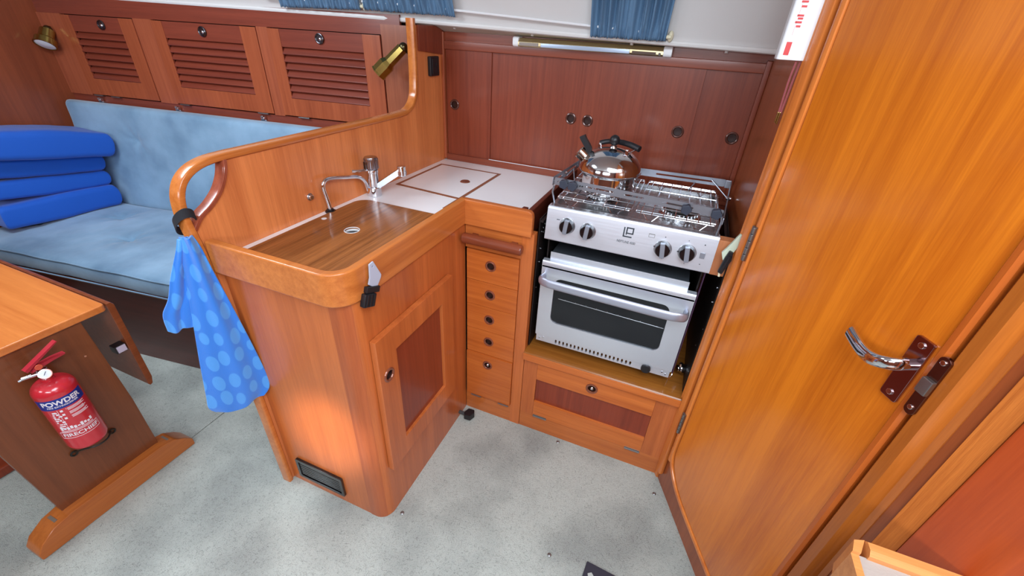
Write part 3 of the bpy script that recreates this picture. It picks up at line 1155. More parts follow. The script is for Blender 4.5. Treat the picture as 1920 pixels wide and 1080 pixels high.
# locker under the cooker -------------------------------------------
cl = thing('cooker_locker', 'low teak locker with panelled flap under the cooker', 'cabinet', (0.92, 0.2, 0))
mb = MB()
mb.box(0.6445, 1.196, 0.016, 0.575, 0.0, 0.37)
mb.box(0.6445, 1.197, 0.001, 0.016, 0.0, 0.083)
mb.build('carcass', W_RAILX, cl)
for xa, xb in ((0.6445, 0.698), (1.1265, 1.197)):
    mb = MB()
    mb.box(xa, xb, 0.001, 0.016, 0.083, 0.372)
    mb.build('face_post', W_CAB, cl)
mb = MB()
mb.prism([(-0.012, 0.366), (-0.014, 0.372), (-0.014, 0.393), (-0.008, 0.398), (0.575, 0.398), (0.575, 0.373), (0.0, 0.373)], 0.6435, 1.198, 'yz')
mb.build('shelf', W_SHELF, cl)
mb = MB()
mb.prism([(0.6435, 0.3675), (1.198, 0.3675), (1.198, 0.3965), (0.6435, 0.3965)], -0.018, -0.0135, 'xz', bev=0.0015)
mb.build('shelf_nosing', W_DRAWER, cl)
FX0, FX1, FZ0, FZ1 = 0.699, 1.126, 0.085, 0.366
QX0, QX1, QZ0, QZ1 = 0.7037, 1.1184, 0.1615, 0.2769
mb = MB()
mb.prism([(FX0, 0.278), (FX1, 0.278), (FX1, FZ1), (FX0, FZ1)], -0.004, 0.0155, 'xz', holes=[circ(0.908, 0.319, 0.0165, 20)], bev=0.0012)
mb.prism([(FX0, FZ0), (FX1, FZ0), (FX1, 0.1615), (FX0, 0.1615)], -0.004, 0.0155, 'xz', bev=0.0012)
fl = mb.build('flap', W_DRAWER, cl)
mb = MB()
mb.box(FX0, FX1, 0.006, 0.0155, 0.159, 0.280)
mb.build('flap_panel', W_DARKP, fl, label='dark red recessed panel')
finger_pull(fl, (0.908, -0.0043, 0.319), (0, -1, 0), 0.0215, bright=True)
for x in (0.702, 1.068):
    mb = MB()
    mb.cyl((x, -0.006, 0.084), (x + 0.055, -0.006, 0.084), 0.0026, 8)
    mb.box(x, x + 0.055, -0.0055, -0.004, 0.082, 0.092)
    mb.build('hinge', DULL, fl)

# sliding-door locker at the back -----------------------------------
bl = thing('sliding_door_locker', 'long mahogany locker with four sliding doors behind the worktop', 'locker', (0.6, 0.57, 0.885))
mb = MB()
mb.box(0.013, 1.203, 0.556, 0.579, 0.8805, 0.908, 0.002)
mb.box(0.013, 1.203, 0.556, 0.579, 1.322, 1.352, 0.003)
mb.box(0.013, 1.203, 0.570, 0.579, 1.352, 1.384)
mb.build('frame', W_BACKX, bl)
mb = MB()
mb.box(0.6, 1.203, 0.567, 0.579, 0.40, 0.8805)
mb.box(0.0, 1.203, 0.5775, 0.5795, 0.86, 1.35)
mb.build('back_board', W_DARKP, bl)
RINGD = P('ring_dark', (92, 54, 44), 0.3, 0.35, coat=0.5)
for x0, x1, y, xh in ((0.016, 0.2225, 0.565, [0.053]), (0.2195, 0.597, 0.571, [0.5674]), (0.5928, 1.0165, 0.565, [0.6358, 0.9716]), (1.0135, 1.197, 0.571, [1.1545])):
    mb = MB()
    mb.prism([(x0, 0.905), (x1, 0.905), (x1, 1.324), (x0, 1.324)], y, y + 0.0055, 'xz', holes=[circ(x, 1.116, 0.0165, 20) for x in xh], bev=0.0006)
    sdr = mb.build('sliding_door', W_BACK, bl)
    for x in xh:
        finger_pull(sdr, (x, y - 0.0002, 1.116), (0, -1, 0), 0.021, ring=RINGD, dep=0.005)
mb = MB()
mb.box(0.2225, 0.59, 0.5570, 0.5585, 0.9085, 0.9105)
mb.build('track', WHITEP, bl, label='thin white track strip')
mb = MB()
mb.box(1.186, 1.203, 0.545, 0.567, 0.90, 1.36, 0.003)
mb.build('end_moulding', W_BACK, bl)

# ================================================================== COOKER
ck = thing('gas_cooker', 'stainless steel gimballed gas cooker with two burners and glass oven door', 'cooker', (0.91, 0.24, 0.44))
CX0, CX1, CY0, CY1 = 0.670, 1.148, 0.045, 0.430
mb = MB()
mb.box(CX0 + 0.002, CX0 + 0.006, CY0 + 0.015, CY1, 0.440, 0.935)
mb.box(CX1 - 0.006, CX1 - 0.002, CY0 + 0.015, CY1, 0.440, 0.935)
mb.box(CX0 + 0.002, CX1 - 0.002, CY1 - 0.01, CY1, 0.440, 0.935)
mb.box(CX0 + 0.002, CX1 - 0.002, CY0 + 0.01, CY1, 0.440, 0.452)
mb.box(CX0 + 0.006, CX1 - 0.006, CY0 + 0.20, CY1 - 0.01, 0.76, 0.84)
mb.build('casing', BLKSTEEL, ck)
mb = MB()   # grill compartment tray in the gap
mb.box(0.690, 1.118, 0.052, 0.250, 0.764, 0.790, 0.002)
mb.build('grill_tray', OVENIN, ck)
mb = MB()
mb.box(0.688, 1.120, 0.048, 0.053, 0.762, 0.792, 0.001)
mb.build('grill_tray_front', BRUSH, ck)
# control panel, slightly proud
mb = MB()
mb.prism([(0.044, 0.846), (0.022, 0.846), (0.020, 0.849), (0.030, 0.944), (0.036, 0.951), (0.060, 0.951), (0.060, 0.930), (0.044, 0.930)], 0.669, 1.1575, 'yz')
cp = mb.build('control_panel', BRUSH, ck)


def panelpt(x, z, off=0.0):
    t = (z - 0.849) / (0.944 - 0.849)
    return Vector((x, 0.020 + 0.010 * t - off, z))


pn = Vector((0, -1, 0.105)).normalized()
GRIPM = P('grip_silver', (150, 156, 168), 0.35, 0.6)
for k, (x, z) in enumerate(((0.7365, 0.901), (0.8010, 0.8975), (1.0215, 0.8905), (1.0870, 0.8935))):
    c = panelpt(x, z)
    mb = MB()
    mb.lathe([(0.0236, 0.0), (0.0238, 0.004), (0.0218, 0.010), (0.0205, 0.020), (0.0185, 0.0225), (0.0001, 0.023)], c, pn, 28)
    kb = mb.build('control_knob', BLACKG, cp)
    mb = MB()
    q = Matrix.Translation(c) @ Vector((0, 0, 1)).rotation_difference(pn).to_matrix().to_4x4() @ Matrix.Rotation(math.radians(8 if k > 1 else -4), 4, 'Z')
    mb.M = q
    mb.box(-0.0066, 0.0066, -0.0215, 0.0215, 0.004, 0.0248, 0.0015)
    mb.build('knob_grip', GRIPM, kb, label='silver grip bar')
    mb = MB()
    mb.torus(c + pn * 0.001, 0.0235, 0.0015, pn, 28, 6)
    mb.build('knob_ring', STEEL, kb)
Mt = Matrix.Translation(panelpt(0, 0.9) + Vector((0, -0.0004, 0))) @ Matrix.Rotation(math.radians(90 - 6), 4, 'X')


def ptext(mb, s, x, z, size, width=None, bold=0.0):
    c = panelpt(x, z, 0.0004)
    text_mesh(mb, s, size, Matrix.Translation(c) @ Matrix.Rotation(math.radians(84), 4, 'X'), width, bold)


mb = MB()   # square L-P emblem


def pbar(x0, x1, z0, z1):
    a, b = panelpt(x0, z0, 0.0006), panelpt(x1, z1, 0.0006)
    mb.verts_faces([(x0, a.y, z0), (x1, a.y, z0), (x1, b.y, z1), (x0, b.y, z1), (x0, a.y + .0008, z0), (x1, a.y + .0008, z0), (x1, b.y + .0008, z1), (x0, b.y + .0008, z1)],
                   [(0, 1, 2, 3), (4, 7, 6, 5), (0, 4, 5, 1), (1, 5, 6, 2), (2, 6, 7, 3), (3, 7, 4, 0)])


ex, ez = 0.904, 0.9030
pbar(ex, ex + 0.0036, ez, ez + 0.029)
pbar(ex, ex + 0.026, ez, ez + 0.0036)
pbar(ex + 0.0075, ex + 0.0111, ez + 0.0075, ez + 0.030)
pbar(ex + 0.0075, ex + 0.029, ez + 0.0264, ez + 0.030)
pbar(ex + 0.0254, ex + 0.029, ez + 0.0110, ez + 0.030)
pbar(ex + 0.0110, ex + 0.029, ez + 0.0105, ez + 0.0140)
mb.build('emblem', DARKI, cp)
mb = MB()
ptext(mb, 'NEPTUNE 4500', 0.917, 0.888, 0.0105, 0.053)
mb.build('model_lettering', DARKI, cp)
for x, z, w, h in ((0.706, 0.915, 0.010, 0.002), (0.9965, 0.893, 0.0025, 0.004), (1.0215, 0.9255, 0.0025, 0.0025), (1.0255, 0.862, 0.0025, 0.002), (1.0615, 0.892, 0.0025, 0.004), (1.084, 0.928, 0.002, 0.002), (1.087, 0.861, 0.002, 0.0015), (1.127, 0.925, 0.003, 0.003), (1.127, 0.868, 0.003, 0.002)):
    mb = MB()
    pbar(x - w / 2, x + w / 2, z - h / 2, z + h / 2)
    mb.build('dial_mark', DARKI, cp)
mb = MB()
c = panelpt(0.984, 0.922, 0.0004)
for x0, x1, z0, z1 in ((-0.008, 0.008, 0.0035, 0.0055), (-0.008, 0.008, -0.0055, -0.0045), (-0.0085, -0.0075, -0.005, 0.005), (0.0075, 0.0085, -0.005, 0.005)):
    pbar(0.984 + x0, 0.984 + x1, 0.922 + z0, 0.922 + z1)
mb.build('panel_badge', DULL, cp)
mb = MB()
mb.prism(rrect(1.121, 1.134, 0.886, 0.902, 0.001, 2), 0.0215, 0.0255, 'xz', bev=0.0006)
mb.build('ignition_button', P('ignition_grey', (128, 128, 136), 0.4), cp)

# hob
mb = MB()
mb.prism(rrect(0.672, 1.156, 0.040, 0.434, 0.012, 4), 0.938, 0.951, 'xy', holes=[rrect(0.684, 1.144, 0.060, 0.418, 0.02, 4)], bev=0.002)
mb.box(0.680, 1.150, 0.050, 0.425, 0.928, 0.940)
hob = mb.build('hob_tray', HOBS, ck)
for (bx, by, R) in ((0.795, 0.215, 0.045), (1.045, 0.190, 0.056)):
    mb = MB()
    mb.lathe([(R * 1.12, 0), (R * 1.12, 0.004), (R * 0.98, 0.008), (R * 0.96, 0.017), (R * 0.90, 0.019), (0.001, 0.019)], (bx, by, 0.9402), n=36)
    for q in range(28):
        a = 2 * PI * q / 28
        mb.box(bx + R * 0.97 * math.cos(a) - 0.0015, bx + R * 0.97 * math.cos(a) + 0.0015, by + R * 0.97 * math.sin(a) - 0.0015, by + R * 0.97 * math.sin(a) + 0.0015, 0.950, 0.9575)
    br = mb.build('burner', STEEL, hob)
    mb = MB()
    mb.lathe([(R * 0.88, 0), (R * 0.92, 0.002), (R * 0.88, 0.006), (R * 0.5, 0.0075), (0.001, 0.0078)], (bx, by, 0.9592), n=36)
    mb.build('burner_cap', P('burner_cap_dark', (60, 56, 52), 0.3, 0.6), br)
# wire pan supports
for x0, x1 in ((0.684, 0.908), (0.922, 1.143)):
    mb = MB()
    zt = 0.969
    rr = 0.0021
    loop = [(x0, 0.066), (x1, 0.066), (x1, 0.405), (x0, 0.405)]
    mb.tube([(x, y, zt) for x, y in rrect(x0, x1, 0.066, 0.405, 0.008, 3)], rr, 8, loop=True)
    mb.tube([(x0, 0.082, zt), (x1, 0.082, zt)], rr, 8)
    mb.tube([(x0, 0.390, zt), (x1, 0.390, zt)], rr, 8)
    cxm = (x0 + x1) / 2
    n = 7
    for q in range(n):
        x = x0 + (x1 - x0) * (q + 0.5) / n
        if abs(x - cxm) < 0.02:
            mb.tube([(x, 0.066, zt), (x, 0.165, zt), (x, 0.166, 0.962)], rr, 8)
            mb.tube([(x, 0.405, zt), (x, 0.265, zt), (x, 0.264, 0.962)], rr, 8)
        else:
            mb.tube([(x, 0.064, zt), (x, 0.407, zt)], rr, 8)
    for y in (0.130, 0.300):
        mb.tube([(x0, y, zt + 0.001), (x1, y, zt + 0.001)], rr, 8)
    for x in (x0 + 0.045, x1 - 0.045):
        for y in (0.064, 0.407):
            mb.tube([(x - 0.022, y, zt), (x, y, 0.942), (x + 0.022, y, zt)], 0.0018, 8)
    mb.build('pan_support', CHROME, hob)
# slotted fiddle bars round the hob


def slotted(mb, p0, p1, w, t, slots, endholes=True):
    """flat bar from p0 to p1 (bottom edge), width w up, slots as (start, end) fractions"""
    p0, p1 = Vector(p0), Vector(p1)
    L_ = (p1 - p0).length
    d = (p1 - p0).normalized()
    nrm = d.cross(Vector((0, 0, 1))).normalized()
    up = nrm.cross(d)
    old = mb.M
    mb.M = Matrix(((d.x, up.x, -nrm.x, p0.x), (d.y, up.y, -nrm.y, p0.y), (d.z, up.z, -nrm.z, p0.z), (0, 0, 0, 1)))
    hs = [rrect(a * L_, b * L_, w * 0.38, w * 0.62, w * 0.12, 3) for a, b in slots]
    if endholes:
        hs.append(circ(0.012, w / 2, w * 0.13, 10))
    mb.prism(rrect(0, L_, 0, w, w * 0.15, 3), -t / 2, t / 2, 'xy', holes=hs)
    mb.M = old


mb = MB()
slotted(mb, (0.672, 0.060, 1.010), (1.148, 0.060, 0.997), 0.0225, 0.002, ((0.07, 0.12), (0.2, 0.38), (0.44, 0.56), (0.66, 0.84)))
mb.tube([(0.672, 0.060, 1.005), (0.668, 0.064, 0.985), (0.676, 0.070, 0.951)], 0.003, 8)
mb.tube([(1.148, 0.060, 1.000), (1.152, 0.064, 0.982), (1.150, 0.070, 0.951)], 0.003, 8)
fb = mb.build('front_fiddle_bar', BARS, ck)
mb = MB()
slotted(mb, (0.662, 0.418, 0.978), (1.164, 0.418, 0.986), 0.0245, 0.002, ((0.1, 0.4), (0.55, 0.93)))
mb.box(1.164, 1.182, 0.410, 0.419, 0.984, 1.0105, 0.002)
mb.tube([(1.181, 0.414, 1.005), (1.185, 0.408, 0.955)], 0.0025, 8)
mb.build('rear_fiddle_bar', BARS, ck)
mb = MB()
slotted(mb, (0.667, 0.058, 1.006), (0.659, 0.416, 0.976), 0.026, 0.002, ((0.08, 0.3), (0.4, 0.85)))
mb.tube([(0.672, 0.20, 1.00), (0.690, 0.21, 1.025), (0.700, 0.215, 0.965)], 0.0018, 8)
mb.build('side_fiddle_bar', BARS, ck)
mb = MB()
slotted(mb, (1.154, 0.058, 0.978), (1.184, 0.395, 0.945), 0.020, 0.002, ((0.1, 0.5), (0.6, 0.9)))
mb.tube([(1.071, 0.40, 0.990), (1.055, 0.38, 0.965)], 0.002, 8)
mb.tube([(1.120, 0.415, 1.003), (1.182, 0.398, 0.955)], 0.002, 8)
mb.build('side_fiddle_bar', BARS, ck)
mb = MB()
mb.cyl((1.178, 0.395, 0.956), (1.194, 0.395, 0.956), 0.007, 12, bev=0.001)
mb.cyl((1.186, 0.386, 0.956), (1.186, 0.404, 0.956), 0.004, 10)
mb.build('wing_bolt', CHROME, ck)
for x, z in ((0.706, 1.020), (0.732, 1.018), (1.055, 1.008), (1.132, 1.010)):
    mb = MB()
    pts = []
    for q in range(40):
        a = 2 * PI * q / 40 + 0.3
        R = 0.0135 * (1 + 0.10 * math.cos(5 * a))
        pts.append((x + R * math.cos(a), z + R * math.sin(a)))
    mb.prism(pts, 0.038, 0.057, 'xz', bev=0.003, seg=2)
    mb.cyl((x, 0.056, z), (x, 0.070, z), 0.003, 8)
    mb.build('star_knob', NAVYK, fb, label='dark blue-black star knob')
# small fixing studs between the knobs
mb = MB()
for x in (0.752, 0.759):
    mb.cyl((x, 0.055, 1.019), (x, 0.060, 1.019), 0.0022, 8)
mb.build('bar_stud', BLACK, fb)

# oven door
dt = 0.018
mb = MB()
mb.prism(rrect(0.668, 1.1465, 0.463, 0.748, 0.003, 2), 0.030, 0.030 + dt, 'xz', holes=[rrect(0.7165, 1.0875, 0.5285, 0.708, 0.024, 6)], bev=0.0015)
mb.prism([(0.030, 0.742), (0.030, 0.756), (0.034, 0.764), (0.050, 0.766), (0.056, 0.760), (0.056, 0.742)], 0.668, 1.1465, 'yz')
od = mb.build('oven_door', BRUSH, ck)
mb = MB()
mb.prism(rrect(0.712, 1.092, 0.524, 0.712, 0.02, 4), 0.036, 0.040, 'xz')
gl = mb.build('oven_window', OGLASS, od)
mb = MB()
mb.tube([(0.735, 0.0352, 0.630), (1.085, 0.0352, 0.620)], 0.0011, 6)
for q in range(8):
    x = 0.76 + q * 0.036
    mb.cyl((x, 0.0352, 0.6295 - q * 0.0010), (x, 0.0352, 0.634 - q * 0.0010), 0.0007, 6)
mb.build('rack_wire', CHROME, gl)
mb = MB()
hpth = crom([(0.680, 0.030, 0.706), (0.676, 0.010, 0.708), (0.680, -0.008, 0.712), (0.700, -0.021, 0.714), (0.74, -0.024, 0.713), (0.90, -0.024, 0.710), (1.07, -0.024, 0.707), (1.112, -0.021, 0.708), (1.130, -0.008, 0.704), (1.135, 0.010, 0.700), (1.132, 0.030, 0.698)], 5)
mb.sweep(hpth, [(0.0155 * math.cos(2 * PI * q / 16), 0.007 * math.sin(2 * PI * q / 16)) for q in range(16)], (0, 0, 1))
mb.build('door_handle', BRUSHA, od)
mb = MB()
mb.prism([(0.672, 0.436), (1.142, 0.436), (1.142, 0.462), (0.672, 0.462)], 0.0325, 0.040, 'xz',
         holes=[rrect(0.743 + q * 0.01405, 0.7495 + q * 0.01405, 0.4415, 0.4585, 0.003, 2) for q in range(20)])
mb.build('vent_plinth', BRUSH, ck)
mb = MB()
mb.cyl((1.066, 0.034, 0.450), (1.066, 0.022, 0.450), 0.016, 20, bev=0.003)
mb.build('drain_knob', BLACK, ck)
for x, z in ((0.684, 0.449), (1.130, 0.447), (1.118, 0.453), (0.698, 0.455)):
    mb = MB()
    mb.cyl((x, 0.033, z), (x, 0.0305, z), 0.0032, 10, bev=0.0008)
    mb.build('screw', CHROME, ck)
mb = MB()
mb.tube(crom([(1.150, 0.05, 0.470), (1.150, 0.030, 0.452), (1.143, 0.024, 0.444), (1.140, 0.022, 0.425), (1.138, 0.020, 0.408)], 4), 0.0012, 6)
mb.build('split_pin', CHROME, ck)
# gimbal plates at both sides (black, drilled)
for x, s in ((0.6465, 1), (1.199, -1)):
    mb = MB()
    mb.box(min(x, x + s * 0.003), max(x, x + s * 0.003), 0.028, 0.46, 0.402, 0.905, 0.0005)
    for (y, z) in ((0.07, 0.86), (0.085, 0.868), (0.07, 0.845), (0.055, 0.852), (0.06, 0.79), (0.06, 0.74), (0.05, 0.645), (0.08, 0.56)):
        mb.mi = 1
        mb.cyl((x + s * 0.003, y, z), (x + s * 0.0042, y, z), 0.0026, 8)
        mb.mi = 0
    mb.box(min(x + s * 0.003, x + s * 0.012), max(x + s * 0.003, x + s * 0.012), 0.030, 0.44, 0.893, 0.900)
    pl = mb.build('gimbal_plate', [BLKSTEEL, CHROME], ck)
    mb = MB()
    mb.cyl((x + s * 0.003, 0.24, 0.80), (x + s * 0.022, 0.24, 0.80), 0.009, 14)
    mb.build('gimbal_pivot', DULL, pl)
# side profile of the cooker (steel strip next to the plates)
mb = MB()
mb.box(1.1485, 1.1515, 0.034, 0.052, 0.456, 0.842)
mb.build('side_edge', P('plum_edge', (84, 56, 84), 0.35, 0.6), ck)

# gimbal lock on the right and wood block
mb = MB()
mb.cyl((1.200, 0.110, 0.436), (1.176, 0.100, 0.436), 0.016, 20, bev=0.002)
mb.cyl((1.178, 0.101, 0.436), (1.166, 0.096, 0.436), 0.012, 18, bev=0.003)
mb.cyl((1.176, 0.10, 0.436), (1.176, 0.10, 0.459), 0.007, 12, bev=0.002)
tag(mb.build('gimbal_lock', CHROME, base=(1.18, 0.10, 0.43)), 'chrome gimbal lock bolt on the bulkhead beside the shelf', 'bolt')
mb = MB()
mb.box(1.158, 1.2025, 0.036, 0.072, 0.838, 0.944, 0.002)
tag(mb.build('wood_block', W_PINK, base=(1.18, 0.05, 0.838)), 'pale wooden block wedged right of the cooker panel', 'block')

# strap clip by the door post
c2 = thing('strap_clip', 'grey and black strap clip hanging between cooker and door post', 'clip', (1.192, 0.0, 0.90))
mb = MB()
mb.prism([(1.168, 0.925), (1.176, 0.940), (1.196, 0.985), (1.202, 0.985), (1.203, 0.955), (1.186, 0.905), (1.176, 0.905)], -0.006, 0.006, 'xz', bev=0.002)
mb.build('clip_plate', P('pale_green_grey', (196, 206, 184), 0.4), c2)
mb = MB()
mb.prism([(1.172, 0.872), (1.184, 0.868), (1.196, 0.912), (1.194, 0.935), (1.184, 0.938), (1.178, 0.915)], -0.014, -0.005, 'xz', bev=0.002)
mb.cyl((1.180, -0.016, 0.880), (1.189, -0.016, 0.925), 0.004, 10)
mb.build('buckle', BLACK, c2)
mb = MB()
mb.tube([(1.178, -0.008, 0.872), (1.180, -0.006, 0.858)], 0.003, 8)
mb.build('strap_end', CREAM, c2)

# ------------------------------------------------------------------ kettle
kx, ky, kz = 0.806, 0.215, 0.9713
ke = thing('whistling_kettle', 'polished steel whistling kettle with black knob and handle on left burner', 'kettle', (kx, ky, kz))
mb = MB()
pr = [(0.001, 0.0), (0.080, 0.0), (0.087, 0.003), (0.087, 0.006), (0.0835, 0.008), (0.0835, 0.054), (0.0845, 0.058), (0.094, 0.061), (0.0965, 0.064), (0.0965, 0.068)]
for q in range(1, 15):
    a = PI / 2 * q / 15
    pr.append((0.0955 * math.cos(a) ** 0.92, 0.068 + 0.067 * math.sin(a)))
pr += [(0.012, 0.1348), (0.010, 0.139), (0.0001, 0.1395)]
mb.lathe(pr, (kx, ky, kz), n=56)
kb = mb.build('body', P('mirror_steel', (214, 214, 216), 0.09, 1.0), ke, angle=50)
mb = MB()
mb.torus((kx, ky, kz + 0.1245), 0.045, 0.0012, n=40, m_=6)
mb.torus((kx, ky, kz + 0.0665), 0.0968, 0.0012, n=48, m_=6)
mb.build('seam_ring', CHROME, kb)
mb = MB()
mb.cyl((kx, ky, kz + 0.137), (kx, ky, kz + 0.148), 0.005, 12)
mb.build('knob_stem', CHROME, ke)
mb = MB()
mb.sphere((kx, ky, kz + 0.157), 0.0158, 1, 1, 1.02, n=20)
mb.build('lid_knob', BLACK, ke)
sd_ = Vector((-0.80, -0.10, 0.60)).normalized()
s0 = Vector((kx - 0.062, ky - 0.012, kz + 0.084))
mb = MB()
mb.lathe([(0.022, -0.01), (0.021, 0.016), (0.0195, 0.020), (0.0195, 0.049), (0.0175, 0.051), (0.0175, 0.047), (0.001, 0.047)], s0, sd_, 28)
mb.build('spout', P('spout_steel', (200, 186, 172), 0.14, 1.0), ke)
mb = MB()
tip = s0 + sd_ * 0.046
mb.sweep(crom([tip + Vector((0.020, 0, -0.008)), tip + Vector((0.026, 0, 0.010)), tip + Vector((0.020, 0, 0.022)), tip + Vector((0.006, 0, 0.040)), tip + Vector((0.0, 0, 0.050))], 4),
         [(-0.008, -0.009), (0.008, -0.009), (0.008, 0.008), (-0.008, 0.008)], (0, 1, 0))
mb.build('whistle_lever', BLACK, ke)
mb = MB()
mb.cyl(tip + Vector((0.006, -0.012, 0.006)), tip + Vector((0.006, 0.012, 0.006)), 0.006, 12)
mb.build('whistle_hinge', GREYP, ke)
for q in (-1, 1):
    mb = MB()
    lx = kx + q * 0.046
    mb.box(lx - 0.005, lx + 0.005, ky + (0.012 if q < 0 else -0.03), ky + (0.016 if q < 0 else -0.026), kz + 0.108, kz + 0.140, 0.001)
    mb.cyl((lx, ky + (0.010 if q < 0 else -0.032), kz + 0.134), (lx, ky + (0.024 if q < 0 else -0.018), kz + 0.134), 0.0035, 10)
    mb.build('handle_lug', CHROME, ke)
mb = MB()
hpt = crom([(kx - 0.050, ky + 0.032, kz + 0.137), (kx - 0.025, ky + 0.036, kz + 0.144), (kx + 0.01, ky + 0.034, kz + 0.147), (kx + 0.045, ky + 0.024, kz + 0.145), (kx + 0.078, ky + 0.008, kz + 0.139)], 6)
mb.tube(hpt, 0.0075, 14, radii=[0.0072 + 0.0022 * (i / (len(hpt) - 1)) for i in range(len(hpt))])
mb.build('handle', BLACK, ke)
mb = MB()
mb.tube([(kx - 0.050, ky + 0.032, kz + 0.137), (kx - 0.048, ky + 0.018, kz + 0.130), (kx - 0.047, ky + 0.01, kz + 0.118)], 0.002, 8)
mb.tube([(kx + 0.070, ky + 0.012, kz + 0.137), (kx + 0.055, ky - 0.012, kz + 0.130), (kx + 0.050, ky - 0.026, kz + 0.115)], 0.002, 8)
mb.build('handle_wire', CHROME, ke)

# ------------------------------------------------------------------ strip lamp under the lip
la = thing('strip_lamp', 'long gold strip lamp with bluish lens above the sliding doors', 'lamp', (0.61, 0.55, 1.352))
mb = MB()
mb.prism([(0.579, 1.3545), (0.532, 1.351), (0.528, 1.356), (0.528, 1.366), (0.542, 1.378), (0.579, 1.380)], 0.345, 0.868, 'yz')
mb.build('housing', GOLD, la)
mb = MB()
mb.box(0.435, 0.757, 0.5255, 0.5285, 1.3525, 1.3655, 0.001)
mb.build('lens', LENS, la)
mb = MB()
mb.box(0.350, 0.425, 0.5260, 0.5285, 1.354, 1.365, 0.001)
mb.build('shade_panel', P('shade_grey', (150, 140, 132), 0.4), la)
mb = MB()
mb.box(0.765, 0.845, 0.5265, 0.5285, 1.353, 1.362, 0.001)
mb.build('slot', P('slot_dark', (84, 60, 44), 0.5), la)
for x0, x1 in ((0.322, 0.346), (0.867, 0.896)):
    mb = MB()
    mb.prism(rrect(0.529, 0.579, 1.3495, 1.382, 0.010, 4, (1, 0, 0, 1)), x0, x1, 'yz', bev=0.003)
    mb.build('end_cap', WHITEP, la)
mb = MB()
mb.cyl((0.857, 0.530, 1.357), (0.857, 0.5262, 1.357), 0.0045, 12)
mb.build('switch', HOLE, la)

# ------------------------------------------------------------------ curtains and rods


def wallpt(x, dz, off=0.02):
    """point in front of the leaning coachroof side, dz above the lip"""
    z0 = lipz(x)
    t = dz / (1.94 - z0)
    return Vector((x, lipy(x) - 0.006 - 0.124 * t - off, z0 + dz))


def curtain(x0, x1, top0, top1, b0, b1, label, seed):
    random.seed(seed)
    n = int(abs(x1 - x0) / 0.0018)
    rows = 34
    ph = [random.uniform(0, 6) for _ in range(6)]
    grid = []
    for j in range(rows + 1):
        v = j / rows
        ring = []
        for i in range(n + 1):
            u = i / n
            xb = x0 + (x1 - x0) * u
            xt = top0 + (top1 - top0) * u
            x = xb + (xt - xb) * v
            dz = b0 + (b1 - b0) * u
            z = dz + v * 0.36
            pinch = math.exp(-((v - 0.045) / 0.03) ** 2)
            fine = math.sin(u * (x1 - x0) * 520 + ph[0] + 2 * math.sin(u * 23 + ph[1])) * 0.0042 * (0.6 + 0.5 * pinch)
            fold = (math.sin(u * (x1 - x0) * 190 + ph[2] + 1.6 * math.sin(u * 11 + ph[3] + v)) * 0.014 + math.sin(u * (x1 - x0) * 95 + ph[4]) * 0.007) * min(1, 0.35 + v * 2)
            off = 0.026 + fine + fold * (1 - pinch * 0.7)
            if v < 0.03:
                z += random.uniform(-0.003, 0.003)
            p = wallpt(x, max(z, -0.004) if z > 0 else z, off)
            ring.append(p)
        grid.append(ring)
    mb = MB()
    vs = [p for r_ in grid for p in r_]
    fs = []
    for j in range(rows):
        for i in range(n):
            a = j * (n + 1) + i
            fs.append((a, a + 1, a + n + 2, a + n + 1))
    mb.verts_faces(vs, fs)
    o = mb.build('curtain', CURT, base=tuple(wallpt((x0 + x1) / 2, 0.02)), angle=80, solid=0.0012)
    return tag(o, label, 'curtain')


curtain(0.628, 0.872, 0.62, 0.89, 0.004, 0.010, 'narrow gathered blue curtain above the strip lamp', 3)
curtain(-0.250, 0.118, -0.26, 0.075, 0.028, 0.030, 'gathered blue curtain above the partition post', 5)
curtain(-0.62, -0.268, -0.62, -0.26, 0.018, 0.026, 'gathered blue curtain above the rightmost louvred locker', 9)
mb = MB()
mb.tube([wallpt(-0.26 + 1.13 * i / 20, 0.054 - 0.026 * max(0, (i - 4) / 16), 0.016) for i in range(21)], 0.0042, 8)
tag(mb.build('curtain_rod', WHITEP, base=tuple(wallpt(0.3, 0.04))), 'thin white curtain rod running above the galley lip', 'rod')
mb = MB()
mb.tube([wallpt(-0.70 + 0.43 * i / 10, 0.046, 0.016) for i in range(11)], 0.0042, 8)
tag(mb.build('curtain_rod', WHITEP, base=tuple(wallpt(-0.5, 0.04))), 'short curtain rod above the louvred lockers', 'rod')
for x, dz, lb in ((0.884, 0.024, 'cream curtain bracket at the right end of the galley curtain rod'), (-0.256, 0.040, 'cream curtain bracket between the two left curtains')):
    p = wallpt(x, dz, 0.012)
    mb = MB()
    mb.sphere(p + Vector((0, 0.002, 0)), 0.012, 0.75, 1.0, 1.35, n=14)
    mb.cyl(p + Vector((-0.012, -0.008, -0.002)), p + Vector((0.003, -0.008, -0.002)), 0.006, 12, bev=0.002)
    tag(mb.build('curtain_bracket', CREAM, base=tuple(p)), lb, 'bracket')

